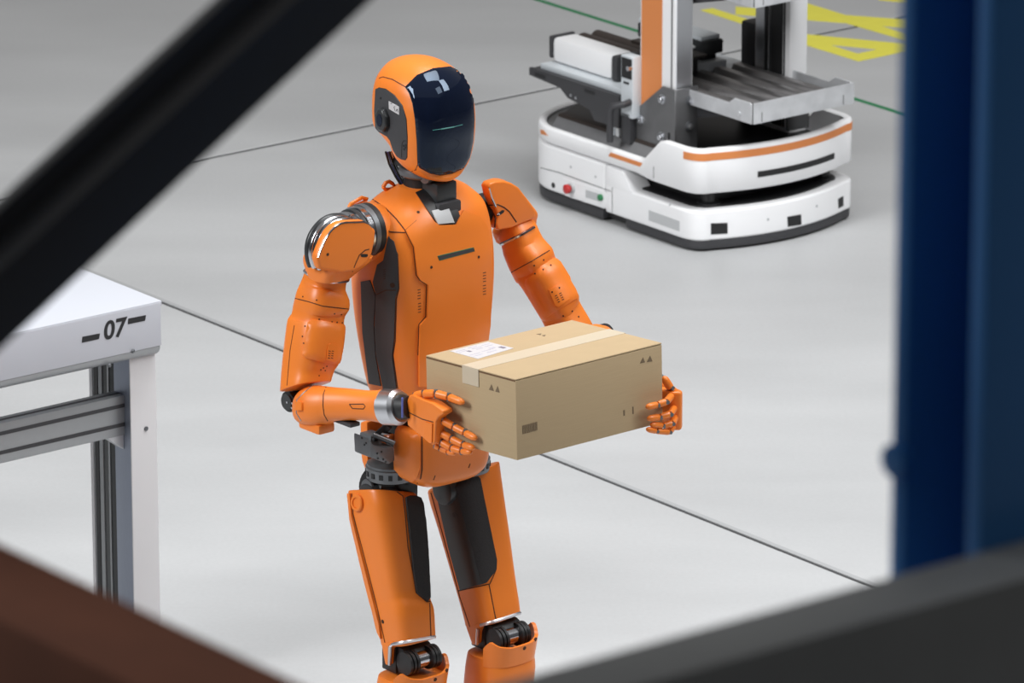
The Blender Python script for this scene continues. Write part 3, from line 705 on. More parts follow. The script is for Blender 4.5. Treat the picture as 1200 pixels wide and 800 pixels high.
# right hand: back of the hand faces out, palm on the left end of the box
LB = -.238
out = [(476.5, 470), (479, 463.5), (484, 462.5), (495, 468), (507, 472.5), (519, 481), (519.5, 485), (513, 489), (510.5, 494), (509, 519), (506.5, 522), (494, 512), (477.5, 498.5), (476, 486)]
g = G(); prism(g, [pl(x, y, LB) for x, y in out], RL*.024); hr = obj('hand', g, 'orange', robot, bevel=.006, seg=3, label='right hand, flat on the left end of the box'); HT2 = bvh(hr)
panel('knuckle_plate', HT2, [(499, 494), (507.5, 496), (507, 518), (504.5, 518.5), (498, 513)], 'orange', hr, .003, .003, 4)
seams(HT2, [[(477, 482), (495, 491), (508, 494.5)]], hr, .001)
g = G(); tube(g, [pl(486, 465, -.225), pl(496, 470.5, -.225), pl(504, 473, -.225)], .004, 8); obj('thumb_rail', g, 'gun', hr)
XB = -.2075
finger([pl(511, 488, -.224), pl(519, 492.5, -.220), pl(532, 500, -.213), pl(545, 507, XB-.001), pl(558.5, 514, XB)], .0082, hr, RL)
finger([pl(509, 502, -.224), pl(516, 506.5, -.220), pl(529, 514, -.213), pl(543, 521, XB-.001), pl(556, 525, XB)], .0080, hr, RL)
finger([pl(510, 513.5, -.224), pl(517, 518, -.220), pl(529, 525, -.214), pl(541, 528.5, XB-.002), pl(553, 530, XB)], .0076, hr, RL)
finger([pl(510, 521.5, -.222), pl(516, 524.5, -.218), pl(525, 529, -.213), pl(534, 531, XB-.004)], .0066, hr, RL)
finger([pl(487, 464, -.226), pl(497, 461.5, -.226), pl(511, 461, -.222), pl(526, 465, -.214), pl(544, 472, XB-.002)], .0088, hr, RL)
# ---------------- left arm
la = .222
secs = [(583, 280, 625, 256, la), (587.5, 288, 629.5, 264.5, la), (590, 299, 636, 278, la+.005), (596, 314, 646, 289, la+.01), (599.5, 321, 648.5, 294, la+.014), (602, 326, 650, 299, la+.018), (605, 331, 652, 303, la+.02), (608, 333, 657, 306, la+.022), (618, 348, 665, 321, la+.03), (632, 371, 678.5, 346, la+.042), (634.5, 375, 677.5, 350, la+.045), (641, 388, 686, 365, la+.053), (649, 402, 694, 379, la+.06), (655, 412, 698, 390, la+.064)]
g = G(); limb(g, secs, .86, 3.4, math.radians(45), 48, 2); ul = obj('upper_arm', g, 'orange', robot, bevel=.003); LT = bvh(ul)
g = G(); surf_line(LT, [(587, 286.5), (600, 280.5), (615, 272.5), (629.5, 264)], .0035, 4, g); obj('arm_trim_ring', g, 'chrome', ul)
seams(LT, [[(599.5, 319), (623, 306), (647.5, 291)]], ul, .0010)
lc = [(617, 326.5), (652, 305.5), (656, 307), (675, 338), (678, 345), (676.5, 349), (641, 371), (636.5, 371), (632, 364), (615.5, 333)]
panel('arm_cover', LT, lc, 'orange', ul, .006, .004, 5, edge=.003)
LC = bvh(ul, *[o for o in bpy.data.objects if o.parent == ul and o.name.startswith('arm_cover')])
panel('vent_hatch', LC, [(643, 339.5), (657, 332.5), (660.5, 335.5), (667, 350), (654, 359.5), (651, 358)], 'orange', ul, .002, .003, 4)
LH = bvh(ul, *[o for o in bpy.data.objects if o.parent == ul and o.name[:4] in ('arm_', 'vent')])
g = G()
for i in range(4):
    for j in range(2): surf_line(LH, [(650.5+j*4.8+1.1*i, 346.8-j*2.6+2.4*i), (653+j*4.8+1.1*i, 345.5-j*2.6+2.4*i)], .0008, 1, g)
obj('vent_slots', g, 'hole', ul)
dots(LH, [(626, 311), (637, 304.5), (627, 320.5), (636.5, 315.5), (645.5, 310.5), (647, 342), (655.5, 337), (660, 370), (670.5, 364.5), (678, 371)], ul, .0017)
shoulder(1)
e = pl(694, 398, .286)
g = G(); cyl(g, e-RL*.04, e+RL*.04, .026, n=24); obj('elbow_joint', g, 'black', robot, bevel=.003)
wl = R(.245, .375, 1.035)
g = G(); d = wl-e; turned(g, e, d, [(0, .034), (.02, .040), (d.length*.4, .038), (d.length*.75, .031), (d.length*.95, .033), (d.length, .03)], 32); fl2 = obj('forearm', g, 'orange', robot, ang=30)
g = G(); cyl(g, e+d*.97, e+d*1.06, .034, n=32); obj('wrist_ring', g, 'steel', fl2, bevel=.003)
# left hand: palm on the far end of the box, fingers bent round its front edge
hp = [(.200, .385), (.215, .375), (.228, .40), (.235, .45), (.233, .476), (.222, .484), (.206, .47)]
g = G(); prism(g, [R(a_, b_, .982) for a_, b_ in hp], ZU*.078); hl = obj('hand', g, 'orange', robot, bevel=.006, seg=3, label='left hand, fingers curled round the right end of the box')
FB = .497
finger([pl(793, 466, .226), pl(786.5, 464, .212), pf(781, 470.5, .502), pf(770.5, 474, FB), pf(757, 477, FB)], .0078, hl, ZU, False)
finger([pl(794, 478, .226), pl(790, 478, .215), pf(785.5, 485, .502), pf(773, 488.5, FB), pf(758.5, 490.5, FB)], .0078, hl, ZU, False)
finger([pl(793.5, 489, .226), pl(791, 489, .216), pf(788, 496, .502), pf(776.5, 498.5, FB), pf(762, 497.5, FB)], .0074, hl, ZU, False)
finger([pl(791, 498, .226), pl(789, 500, .216), pf(784.5, 506, .500), pf(769, 505, FB), pf(757.5, 502.5, FB)], .0068, hl, ZU, False)
finger([R(.226, .415, 1.062), pl(793.5, 463, .226), pl(786, 455, .214), pl(777, 441, .200)], .0088, hl, RL, False)

# ================================================================== CARDBOARD BOX
yw, pt_, rl = [math.radians(a) for a in (-2.03, 1.09, 2.76)]
cy_, sy_, cq, sq, cr, sr = math.cos(yw), math.sin(yw), math.cos(pt_), math.sin(pt_), math.cos(rl), math.sin(rl)
RM = np.array([[cy_, -sy_, 0], [sy_, cy_, 0], [0, 0, 1]])@np.array([[cq, 0, sq], [0, 1, 0], [-sq, 0, cq]])@np.array([[1, 0, 0], [0, cr, -sr], [0, sr, cr]])
BC = R(-.00685, .35, 1.0800)
bx, by, bz = [RL*RM[0, i]+RF*RM[1, i]+ZU*RM[2, i] for i in range(3)]
hx, hy, hz = .188, .1274, .0783
box = empty('cardboard_box', BC-bz*hz, 'brown taped cardboard box held in the robot\'s hands', 'box')
g = G(); boxf(g, BC, bx, by, bz, -hx, hx, -hy, hy, -hz, hz-.0025); obj('carton', g, 'card', box, bevel=.0018)
for s0, s1 in ((-hy+.0005, -.0012), (.0012, hy-.0005)):
    g = G(); boxf(g, BC, bx, by, bz, -hx-.0005, hx+.0005, s0, s1, hz-.0018, hz+.0012); obj('top_flap', g, 'card', box, bevel=.001, seg=1)
g = G(); boxf(g, BC, bx, by, bz, -hx-.0006, -hx+.003, -hy+.002, hy-.002, hz-.0042, hz-.0018); obj('flap_edge', g, 'cardedge', box)
ty0, ty1 = -.022, .024
g = G(); pr = [(-hx-.0016, hz-.033), (-hx-.0016, hz+.0018), (hx+.0016, hz+.0018), (hx+.0016, hz-.033), (hx+.0008, hz-.033), (hx+.0008, hz+.0011), (-hx-.0008, hz+.0011), (-hx-.0008, hz-.033)]
prism(g, [BC+bx*a+bz*c+by*ty0 for a, c in pr], by*(ty1-ty0)); obj('tape', g, 'tape', box, label='pale paper tape along the top seam')
def top(u_, v_, h=.0013): return BC+bx*u_+by*v_+bz*(hz+h)
def toppt(px, py): return onplane(px, py, BC+bz*(hz+.0013), bz)
lab = [(527, 411.5), (572, 400.5), (602, 408), (560, 420.5)]
L4 = [toppt(*p) for p in lab]
g = G(); prism(g, L4, bz*.0005); obj('shipping_label', g, 'label', box, label='white shipping label')
def lerp4(s_, t_): return (L4[0]*(1-s_)+L4[1]*s_)*(1-t_)+(L4[3]*(1-s_)+L4[2]*s_)*t_
g = G(); g2 = G()
for s0, s1, t0, t1, gg in ((.06, .30, .12, .16, 2), (.06, .26, .24, .27, 2), (.22, .29, .30, .42, 1), (.40, .62, .10, .14, 2), (.42, .66, .22, .26, 2), (.44, .6, .34, .38, 2), (.72, .92, .16, .2, 2), (.70, .9, .30, .34, 2), (.84, .93, .62, .82, 1), (.06, .34, .62, .65, 2), (.06, .30, .76, .79, 2), (.40, .7, .60, .63, 2), (.42, .68, .76, .80, 2), (.66, .8, .5, .6, 2)):
    prism(g if gg == 1 else g2, [lerp4(s0, t0)+bz*.0005, lerp4(s1, t0)+bz*.0005, lerp4(s1, t1)+bz*.0005, lerp4(s0, t1)+bz*.0005], bz*.0003)
obj('label_print', g, 'labelink', box); obj('label_print', g2, 'labelline', box)
def facept(px, py, face):
    if face == 'end': return onplane(px, py, BC-bx*(hx+.0002), bx)
    if face == 'front': return onplane(px, py, BC+by*(hy+.0002), by)
    return toppt(px, py)
def mark(name, polys, face):
    nrm = dict(end=-bx, front=by, top=bz)[face]; g = G()
    for p in polys: prism(g, [facept(x, y, face) for x, y in p], nrm*.0004)
    obj(name, g, 'ink', box)
mark('arrow_mark', [[(573, 456.5), (576, 450), (578.8, 458)], [(580.5, 458.5), (583.2, 452), (585.6, 460)]], 'end')
mark('arrow_mark', [[(750, 425.5), (753.5, 418.5), (755.8, 424.3)], [(758, 424), (761.8, 416.5), (764.5, 423)]], 'front')
mark('arrow_mark', [[(628.5, 391.5), (634.5, 390.7), (633.5, 392.5)], [(635, 393), (639.5, 392.2), (638, 394.2)]], 'top')
bars = []; x_ = 612.0
for wdt in (.9, .5, 1.3, .5, .9, 1.6, .6, .9, .5, 1.4, .6, .9):
    dy = -(x_-612)*.262; bars.append([(x_, 498.5+dy), (x_+wdt, 498.3+dy), (x_+wdt+.3, 508.3+dy), (x_+.3, 508.5+dy)]); x_ += wdt+.62
mark('barcode', bars, 'front')
mark('arrow_mark', [[(730.5, 480.5), (732.2, 480), (732.3, 486.5), (730.7, 487)], [(741, 476.5), (742.4, 476), (742.7, 484.5), (741.3, 485)]], 'front')

# ================================================================== MOBILE BASE
AO = V((.50, 16.20, 0)); BO = .07
def am(a, b, z): return AO+GA*a+GB*b+ZU*z
agv = empty('mobile_robot', am(-.13, BO, 0), 'white wheeled transport robot with orange stripes and shelf mast behind the humanoid', 'robot')
HWB = .285
def outline(ins=0.0, n=30):
    "plan outline, list of (a, b) from front-left corner round; ins shrinks it"
    pts = []
    for i in range(n+1):                     # front arc, right to left
        b = -.235+.47*i/n; pts.append((.31-.9*b*b, b))
    for t in np.linspace(.12, 1, 9):         # right front corner
        pts.append((.26-.075*t*t, .235+.05*math.sin(t*math.pi/2)))
    pts += [(a, HWB) for a in (.12, .03, -.05, -.13, -.25)]
    for t in np.linspace(0, math.pi, 30):
        pts.append((-.36-.205*spow(math.sin(t), 1/1.05), HWB*spow(math.cos(t), 1/1.05)))
    pts += [(a, -HWB) for a in (-.25, -.13, -.05, .03, .12)]
    for t in np.linspace(1, .12, 9): pts.append((.26-.075*t*t, -(.235+.05*math.sin(t*math.pi/2))))
    if ins:
        out = []; m = len(pts)
        for i in range(m):
            p = np.array(pts[i-1]); q = np.array(pts[(i+1) % m]); d = q-p; d = d/np.linalg.norm(d)
            out.append((pts[i][0]-d[1]*ins, pts[i][1]+d[0]*ins))
        pts = out
    return pts
OUT = outline()
def clip(poly, a0=None, a1=None):
    for lim, sgn in ((a0, 1), (a1, -1)):
        if lim is None: continue
        out = []
        for i in range(len(poly)):
            p, q = poly[i], poly[(i+1) % len(poly)]; dp = sgn*(p[0]-lim); dq = sgn*(q[0]-lim)
            if dp >= 0: out.append(p)
            if dp*dq < 0:
                t = dp/(dp-dq); out.append((p[0]+(q[0]-p[0])*t, p[1]+(q[1]-p[1])*t))
        poly = out
    return poly
def slab(poly, z0, z1): g = G(); return prism(g, [am(a, b+BO, z0) for a, b in poly], ZU*(z1-z0))
obj('chassis', slab(outline(-.03) if False else [(a*.93-.01, b*.93) for a, b in OUT], .012, .10), 'black', agv)
obj('bumper', slab(clip([(a*.995, b*.99) for a, b in OUT], None, -.14), .006, .034), 'dark', agv, bevel=.006, label='black rear bumper')
obj('bumper', slab(clip([(a*.995, b*.99) for a, b in OUT], -.045, None), .006, .032), 'dark', agv, bevel=.006, label='black front bumper')
rear = obj('rear_body', slab(clip(OUT, None, -.131), .036, .163), 'white', agv, bevel=.008, seg=3)
# front lobe with a notch that rises to the rear body
lobe = obj('front_body', slab(clip(OUT, -.128, None), .031, .112), 'white', agv, bevel=.007, seg=3)
for s_ in (-1, 1):
    g = G(); P = [(-.128, .10), (-.128, .162), (-.055, .160), (-.02, .118), (.0, .10)]
    prism(g, [am(a, BO+s_*HWB, z) for a, z in P], GB*(-s_*.07)); obj('body_shoulder', g, 'white', agv, bevel=.006)
obj('recess_floor', slab([(a*.9, b*.87) for a, b in clip(OUT, -.10, None)], .105, .1165), 'black', agv, bevel=.003)
obj('recess_core', slab([(a*.78, b*.72) for a, b in clip(OUT, -.125, .26)], .11, .17), 'black', agv)
for b in (-.20, .20):
    g = G(); cyl(g, am(.205, BO+b, .11), am(.205, BO+b, .17), .020, n=24)
    turned(g, am(.205, BO+b, .114), ZU, [(0, .032), (.006, .032), (.010, .022)], 24); obj('lift_post', g, 'black', agv)
# upper shell wall: height follows the raised front cowl
inn = outline(.022)
def ztop(a): return float(np.interp(a, [-1, .03, .105, 1], [.212, .212, .283, .283]))
def zbot(a): return float(np.interp(a, [-1, .0, .06, 1], [.168, .168, .160, .160]))
def wallgeo(lo, hi):
    g = G(); o = clip([(a, b) for a, b in OUT], lo, hi)
    return o
g = G(); m_ = len(OUT); vs = []
dense = []; dinn = []
for i in range(m_):
    p, q = np.array(OUT[i]), np.array(OUT[(i+1) % m_]); pi, qi = np.array(inn[i]), np.array(inn[(i+1) % m_]); k_ = max(1, int(np.linalg.norm(q-p)/.02))
    for s_ in range(k_): dense.append(p+(q-p)*s_/k_); dinn.append(pi+(qi-pi)*s_/k_)
m_ = len(dense)
for (a, b), (ai_, bi_) in zip(dense, dinn):
    zt, zb = ztop(a), zbot(a); r_ = .007
    mid = (a*.75+ai_*.25, b*.75+bi_*.25); mid2 = (a*.25+ai_*.75, b*.25+bi_*.75)
    for aa_, bb_, zz in ((a, b, zb+.006), (a, b, zt-r_), (a*.93+ai_*.07, b*.93+bi_*.07, zt-.003), (mid[0], mid[1], zt), (mid2[0], mid2[1], zt), (ai_, bi_, zt-.004), (ai_, bi_, zb), (mid[0], mid[1], zb)):
        vs.append(am(aa_, bb_+BO, zz))
fs = []
for i in range(m_):
    for k_ in range(8):
        a = i*8+k_; b = i*8+(k_+1) % 8; c = ((i+1) % m_)*8+(k_+1) % 8; d_ = ((i+1) % m_)*8+k_
        fs.append([a, b, c, d_])
g.add(vs, fs); shell = obj('upper_shell', g, 'white', agv, ang=50)
AT = bvh(shell, rear, lobe)
seams(AT, [[(766, 195), (766, 212)], [(717.5, 258), (717.5, 207), (724, 198)], [(634, 196.5), (655, 202), (716, 224)]], agv, .0014, 'cgrey')
obj('deck', slab([(a, b) for a, b in outline(.020)], .170, .203), 'cgrey', agv)
obj('deck_top', slab([(a*.86-.015, b*.80) for a, b in OUT], .2, .226), 'black', agv, bevel=.006)
for s_ in (-1, 1):
    g = G(); P = [(.205, .200), (.256, .200), (.254, .206), (.236, .232), (.205, .234)]
    prism(g, [am(-.40, BO+s_*p[0], p[1]) for p in P], GA*.50); dr = obj('deck_rail', g, 'cgrey', agv, bevel=.002)
    g = G(); prism(g, [am(-.398, BO+s_*q[0], q[1]) for q in ((.203, .2335), (.236, .2315), (.232, .240), (.203, .242))], GA*.496); obj('rail_cap', g, 'brown', dr, bevel=.002)
# stripes and slots that follow the shell
SEQ = OUT[-9:]+OUT[:31]+OUT[31:40]
def wrap(b0, b1, z0, z1, m, name, off=.0012, thick=.004, label=None):
    g = G(); pts = [p for p in SEQ if b0 <= p[1] <= b1]; n = len(pts)-1
    for i in range(n+1):
        j = SEQ.index(pts[i]); p, q = np.array(SEQ[max(j-1, 0)]), np.array(SEQ[min(j+1, len(SEQ)-1)]); d = (q-p)/np.linalg.norm(q-p)
        wn = GA*d[1]-GB*d[0]; a, b = pts[i]
        for o_ in (off, -thick): g.v += [am(a, b+BO, z0)+wn*o_, am(a, b+BO, z1)+wn*o_]
    for i in range(n):
        a = i*4; b = a+4
        g.f += [[a, b, b+1, a+1], [a+2, a+3, b+3, b+2], [a+1, b+1, b+3, a+3], [a, a+2, b+2, b]]
    g.f += [[0, 1, 3, 2], [n*4, n*4+2, n*4+3, n*4+1]]
    return obj(name, g, m, agv, label=label)
wrap(-.2846, .2846, .252, .272, 'orange2', 'cowl_stripe', label='orange stripe round the raised front cowl')
wrap(-.115, .185, .192, .208, 'black', 'light_slot', label='long black slot on the front cowl')
g = G()
for s_ in (-1, 1): pass
P = [(-.115, .190), (-.105, .202), (.030, .202), (.020, .190)]
g = G(); prism(g, [am(a, BO-HWB-.0012, z) for a, z in P], GB*.004); obj('side_stripe', g, 'orange2', agv, label='short orange stripe on the side')
g = G(); P = [(-.408, .186), (-.405, .200), (-.385, .200), (-.375, .186)]
h0, n0 = hit(AT, 636, 155)
if h0: panel('side_stripe', AT, [(633.5, 151.5), (637, 152.5), (642.5, 159), (634, 157)], 'orange2', agv, .001, .003, 3)
for p4 in ([(833, 261.5), (852.5, 261), (852.5, 273.5), (833, 274.5)], [(922.5, 254), (938.5, 251), (939, 263), (923, 265.5)], [(982, 233), (988, 229.5), (988, 241), (982.5, 244)]):
    panel('sensor_window', AT, p4, 'black', agv, .0012, .003, 4)
panel('reflector', AT, [(760.5, 246), (796.5, 259), (796.5, 271), (760.5, 258)], 'lgrey', agv, .001, .003, 5, label='grey reflector strip on the front body')
panel('control_panel', AT, [(660, 209), (715, 226), (715, 245), (660, 229)], 'lwhite' if False else 'white', agv, .0018, .003, 5)
panel('panel_label', AT, [(687, 222), (703, 227), (703, 236), (687, 231)], 'lgrey', agv, .0022, .003, 4)
dots(AT, [(648.5, 217)], agv, .008, 'black', 'key_switch'); dots(AT, [(669, 195.5), (698, 207), (900, 257), (957, 241.5), (785, 240)], agv, .004, 'lgrey', 'cap_screw')
h0, n0 = hit(AT, 671, 220)
g = G(); turned(g, h0-n0*.004, n0, [(0, .014), (.012, .014), (.014, .012)], 20); es = obj('stop_button_collar', g, 'lgrey', agv)
g = G(); turned(g, h0+n0*.008, n0, [(0, .008), (.006, .008), (.008, .013), (.016, .013), (.019, .009)], 24); obj('stop_button', g, 'red', agv, label='red emergency stop button')
h0, n0 = hit(AT, 705, 231)
g = G(); turned(g, h0-n0*.004, n0, [(0, .009), (.012, .009), (.014, .007)], 20); obj('start_button', g, 'green', agv, label='green start button')
def ab(name, a0, a1, b0, b1, z0, z1, m, bev=.003, parent=None, label=None):
    g = G(); boxf(g, AO, GA, GB, ZU, a0, a1, b0, b1, z0, z1); return obj(name, g, m, parent or agv, bevel=bev, seg=2, label=label)
# mast posts
PT_ = 1.75
p1 = ab('mast_post', -.062, .085, -.150, -.090, .226, PT_, 'white', .002)
ab('post_band', -.056, .030, -.1518, -.1495, .245, PT_-.1, 'orange2', 0, p1, 'orange band down the mast post')
ab('post_groove', .068, .074, -.1512, -.1495, .3, PT_-.1, 'cgrey', 0, p1)
ab('post_front', .0845, .087, -.146, -.094, .3, PT_-.05, 'steel', 0, p1)
p2 = ab('mast_post', -.035, .108, .230, .292, .226, PT_, 'white', .002)
for a0, a1, mm in ((-.030, .004, 'steel'), (.006, .020, 'black'), (.024, .034, 'satin'), (.036, .080, 'black'), (.084, .090, 'satin')): ab('post_groove', a0, a1, .2280, .2305, .24, PT_-.05, mm, 0, p2)
ab('post_cover', -.105, -.036, .235, .290, .226, .50, 'dark', .012, p2)
ab('mast_crossbar', .0, .07, -.150, .292, PT_, PT_+.05, 'white', .003)
# brackets
for b0, s_ in ((-.1535, 1), (.2955, -1)):
    g = G(); P = [(-.073, .232), (.095, .232), (.095, .408), (.042, .408), (-.073, .318)]
    if s_ < 0: P = [(-.055, .232), (.113, .232), (.113, .37), (-.055, .30)]
    prism(g, [am(a, b0, z) for a, z in P], GB*(.004 if s_ < 0 else -.004))
    br = obj('post_bracket', g, 'plate', agv, bevel=.001, seg=1)
    g = G(); boxf(g, AO, GA, GB, ZU, (.091 if s_ > 0 else .109), (.095 if s_ > 0 else .113), min(b0, b0+s_*.075), max(b0, b0+s_*.075), .235, .408 if s_ > 0 else .37); obj('bracket_flange', g, 'plate', br, bevel=.001, seg=1)
    if s_ > 0:
        for a, z in ((.042, .372), (-.048, .296), (.040, .268)):
            g = G(); c = am(a, b0-.004, z); cyl(g, c, c-GB*.0025, .013, n=16); o = obj('bolt_washer', g, 'steel', br)
            g = G(); cyl(g, c-GB*.002, c-GB*.011, .0092, n=6); obj('bolt', g, 'chrome', br, bevel=.0012)
        for z, mm in ((.372, 'chrome'), (.300, 'plate')):
            g = G(); c = am(.095, b0+.045, z); cyl(g, c, c+GA*.003, .013, n=16); obj('bolt_washer', g, 'gun', br)
            g = G(); cyl(g, c+GA*.002, c+GA*.011, .0092, n=6); obj('bolt', g, mm, br, bevel=.0012)
g = G(); boxf(g, AO, GA, GB, ZU, .067, .074, -.159, -.1575, .235, .285); obj('bracket_slot', g, 'black', agv)
# trays
def tray(z):
    a0, a1, b0, b1 = -.07, .357, -.108, .246; h = .058; t = .004
    base = ab('tray', a0, a1-.006, b0+.005, b1-.005, z+.002, z+.012, 'black', .001)
    ab('tray_front', a1-t, a1, b0+.004, b1, z, z+h, 'galv', .0015, base)
    g = G(); P = [(a0, z+h*.72), (a0, z), (a1-.006, z), (a1-.006, z+h*.93), (a1-.012, z+h), (a1-.075, z+h), (a1-.10, z+h*.70)]
    prism(g, [am(a, b0, q) for a, q in P], GB*t); obj('tray_side', g, 'galv', base, bevel=.001, seg=1)
    g = G(); prism(g, [am(a, b1-t, q) for a, q in P], GB*t); obj('tray_side', g, 'galv', base, bevel=.001, seg=1)
    for k_ in range(5):
        q0 = b0+.014+k_*.0655
        g = G(); P = [(0, .012), (.010, .034), (.036, .034), (.044, .012)]
        prism(g, [am(a0+.004, q0+p, z+q) for p, q in P], GA*(a1-a0-.012)); obj('tray_slat', g, 'slat', base, bevel=.001, seg=1)
    for b in (b0+.03, b1-.04):
        g = G(); boxf(g, AO, GA, GB, ZU, a1, a1+.0008, b, b+.0025, z+.004, z+.030); obj('tray_tab_slot', g, 'cgrey', base)
    g = G(); c = am(a1-.055, b0, z+.02); cyl(g, c, c-GB*.004, .006, n=10); obj('tray_rivet', g, 'galv', base)
    g = G(); prism(g, [am(-.03, -.08, z-.001), am(.25, -.08, z-.001), am(.06, -.08, z-.05), am(-.03, -.08, z-.06)], GB*.006); obj('tray_arm', g, 'dark', base)
    g = G(); prism(g, [am(-.03, .215, z-.001), am(.25, .215, z-.001), am(.06, .215, z-.05), am(-.03, .215, z-.06)], GB*.006); obj('tray_arm', g, 'dark', base)
tray(.360); tray(.676)
# rear transfer unit
g = G(); P = [(-.50, .330), (-.50, .352), (-.11, .352), (-.11, .262), (-.215, .262), (-.235, .288), (-.33, .300), (-.365, .322)]
prism(g, [am(a, -.185, z) for a, z in P], GB*.012); cr = obj('carrier_side', g, 'dark', agv, bevel=.002)
for a in (-.452, -.235):
    g = G(); boxf(g, AO, GA, GB, ZU, a-.022, a+.022, -.186, -.184, .334, .343); obj('carrier_slot', g, 'black', cr)
for a, z in ((-.315, .312), (-.293, .309)):
    g = G(); c = am(a, -.185, z); cyl(g, c, c-GB*.002, .004, n=8); obj('carrier_screw', g, 'steel', cr)
ab('carrier_floor', -.50, -.06, -.175, .30, .336, .350, 'dark', .003)
ab('carrier_plate', -.475, -.10, -.165, .285, .350, .366, 'lwhite', .003)
wb = ab('side_housing', -.462, -.205, -.135, -.055, .368, .438, 'white', .016)
ab('housing_end', -.205, -.178, -.137, -.053, .366, .440, 'dark', .012, wb)
ab('housing_end', -.475, -.460, -.137, -.053, .376, .440, 'dark', .012, wb)
for b in (-.03, .02):
    g = G(); cyl(g, am(-.46, b, .41), am(-.07, b, .41), .024, n=18); obj('drive_roller', g, 'brown', agv, bevel=.003)
ab('drive_block', -.15, -.06, -.08, .05, .366, .43, 'black', .004)
ab('drive_block_tag', -.149, -.12, -.0815, -.0795, .385, .41, 'lgrey', 0)
ab('cover_flap', -.30, -.05, .01, .075, .432, .440, 'brown', .003)
ab('cover_plate', -.33, -.13, .085, .20, .436, .442, 'white', .003)
ab('far_housing', -.38, -.120, .11, .165, .366, .42, 'black', .006)
ab('far_housing_top', -.38, -.11, .102, .168, .458, .470, 'lwhite', .003)
ab('far_roller_block', -.38, -.10, .098, .172, .418, .458, 'satin', .006)
ab('far_tray_edge', -.16, -.085, .03, .172, .366, .402, 'lwhite', .003)
ab('far_beam', -.12, .12, .19, .225, .30, .335, 'black', .003)
# lift plates beside the mast
lp = ab('lift_plate', -.104, -.054, -.182, -.150, .300, .470, 'lwhite', .002)
ab('lift_plate_window', -.100, -.058, -.1835, -.181, .408, .464, 'black', .0, lp)
ab('lift_plate_slot', -.092, -.070, -.1835, -.181, .392, .398, 'black', .0, lp)
ab('lift_block', -.104, -.066, -.182, -.150, .226, .312, 'dark', .003)
ab('guide_rail', -.156, -.138, -.178, -.150, .236, .335, 'lwhite', .001); ab('guide_rail', -.132, -.118, -.178, -.150, .236, .335, 'lgrey', .001)
g = G(); tube(g, [am(-.066, -.18, .345), am(-.062, -.205, .343), am(-.09, -.222, .335), am(-.098, -.224, .32), am(-.098, -.224, .235)], .0095, 12); obj('grab_handle', g, 'dark', agv)
g = G(); c = am(-.062, -.182, .44); cyl(g, c, c-GB*.012, .007, n=10); obj('lift_bolt', g, 'chrome', agv)
for a in (-.42, -.02):
    for s_ in (-1, 1):
        g = G(); c = am(a, BO+s_*.20, .042); cyl(g, c-GB*.018, c+GB*.018, .042, n=24); obj('drive_wheel', g, 'black', agv, bevel=.004)

# ================================================================== WORK TABLE
TZ = .88
TC_ = ground(190, 352, TZ)
def tm(a, b, z): return V((TC_.x, TC_.y, 0))+GA*a+GB*b+ZU*z
tab = empty('work_table', tm(-.2, -.4, 0), 'white metal work table with aluminium profile frame numbered 07', 'table')
def tb(name, a0, a1, b0, b1, z0, z1, m, bev=.002, parent=None, label=None):
    g = G(); boxf(g, V((TC_.x, TC_.y, 0)), GA, GB, ZU, a0, a1, b0, b1, z0, z1); return obj(name, g, m, parent or tab, bevel=bev, label=label)
tb('tabletop', -.40, .0, -1.0, .0, TZ-.012, TZ, 'bench', .003)
ap = tb('front_apron', -.004, .001, -1.0, -.004, TZ-.098, TZ-.003, 'bench', .002)
g = G(); prof = [(.001, TZ-.098), (.001, TZ-.103), (-.004, TZ-.112), (-.012, TZ-.118), (-.03, TZ-.120), (-.03, TZ-.116), (-.012, TZ-.113), (-.006, TZ-.108), (-.004, TZ-.098)]
prism(g, [tm(a, -1.0, z) for a, z in prof], GB*.992); obj('apron_return', g, 'alu', ap)
tb('side_apron', -.40, -.014, -.004, .005, TZ-.096, TZ-.003, 'bench', .002)
tb('rear_apron', -.40, -.396, -1.0, -.004, TZ-.098, TZ-.003, 'bench', .002)
for px, py in ((155.5, 411), (128, 428)):
    c = onplane(px, py, tm(.001, 0, 0), GA); g = G(); turned(g, c, GA, [(0, .0045), (.002, .0045), (.004, .003)], 14); obj('apron_screw', g, 'gun', ap)
def appt(px, py): return onplane(px, py, tm(.0012, 0, 0), GA)
for q in ([(96.5, 394.5), (117, 390.5), (116, 397), (95.8, 401.5)], [(150.3, 373.2), (171, 369), (170, 375.5), (149.7, 379.8)]):
    g = G(); prism(g, [appt(*p) for p in q], GA*.0006); obj('number_bar', g, 'print', ap)
c = appt(133.6, 386.2); g = G(); text_geo(g, '07', .056, c+GA*.0005, GB, ZU, .0008, .12, .0012); obj('number_lettering', g, 'print', ap, label='black number 07')
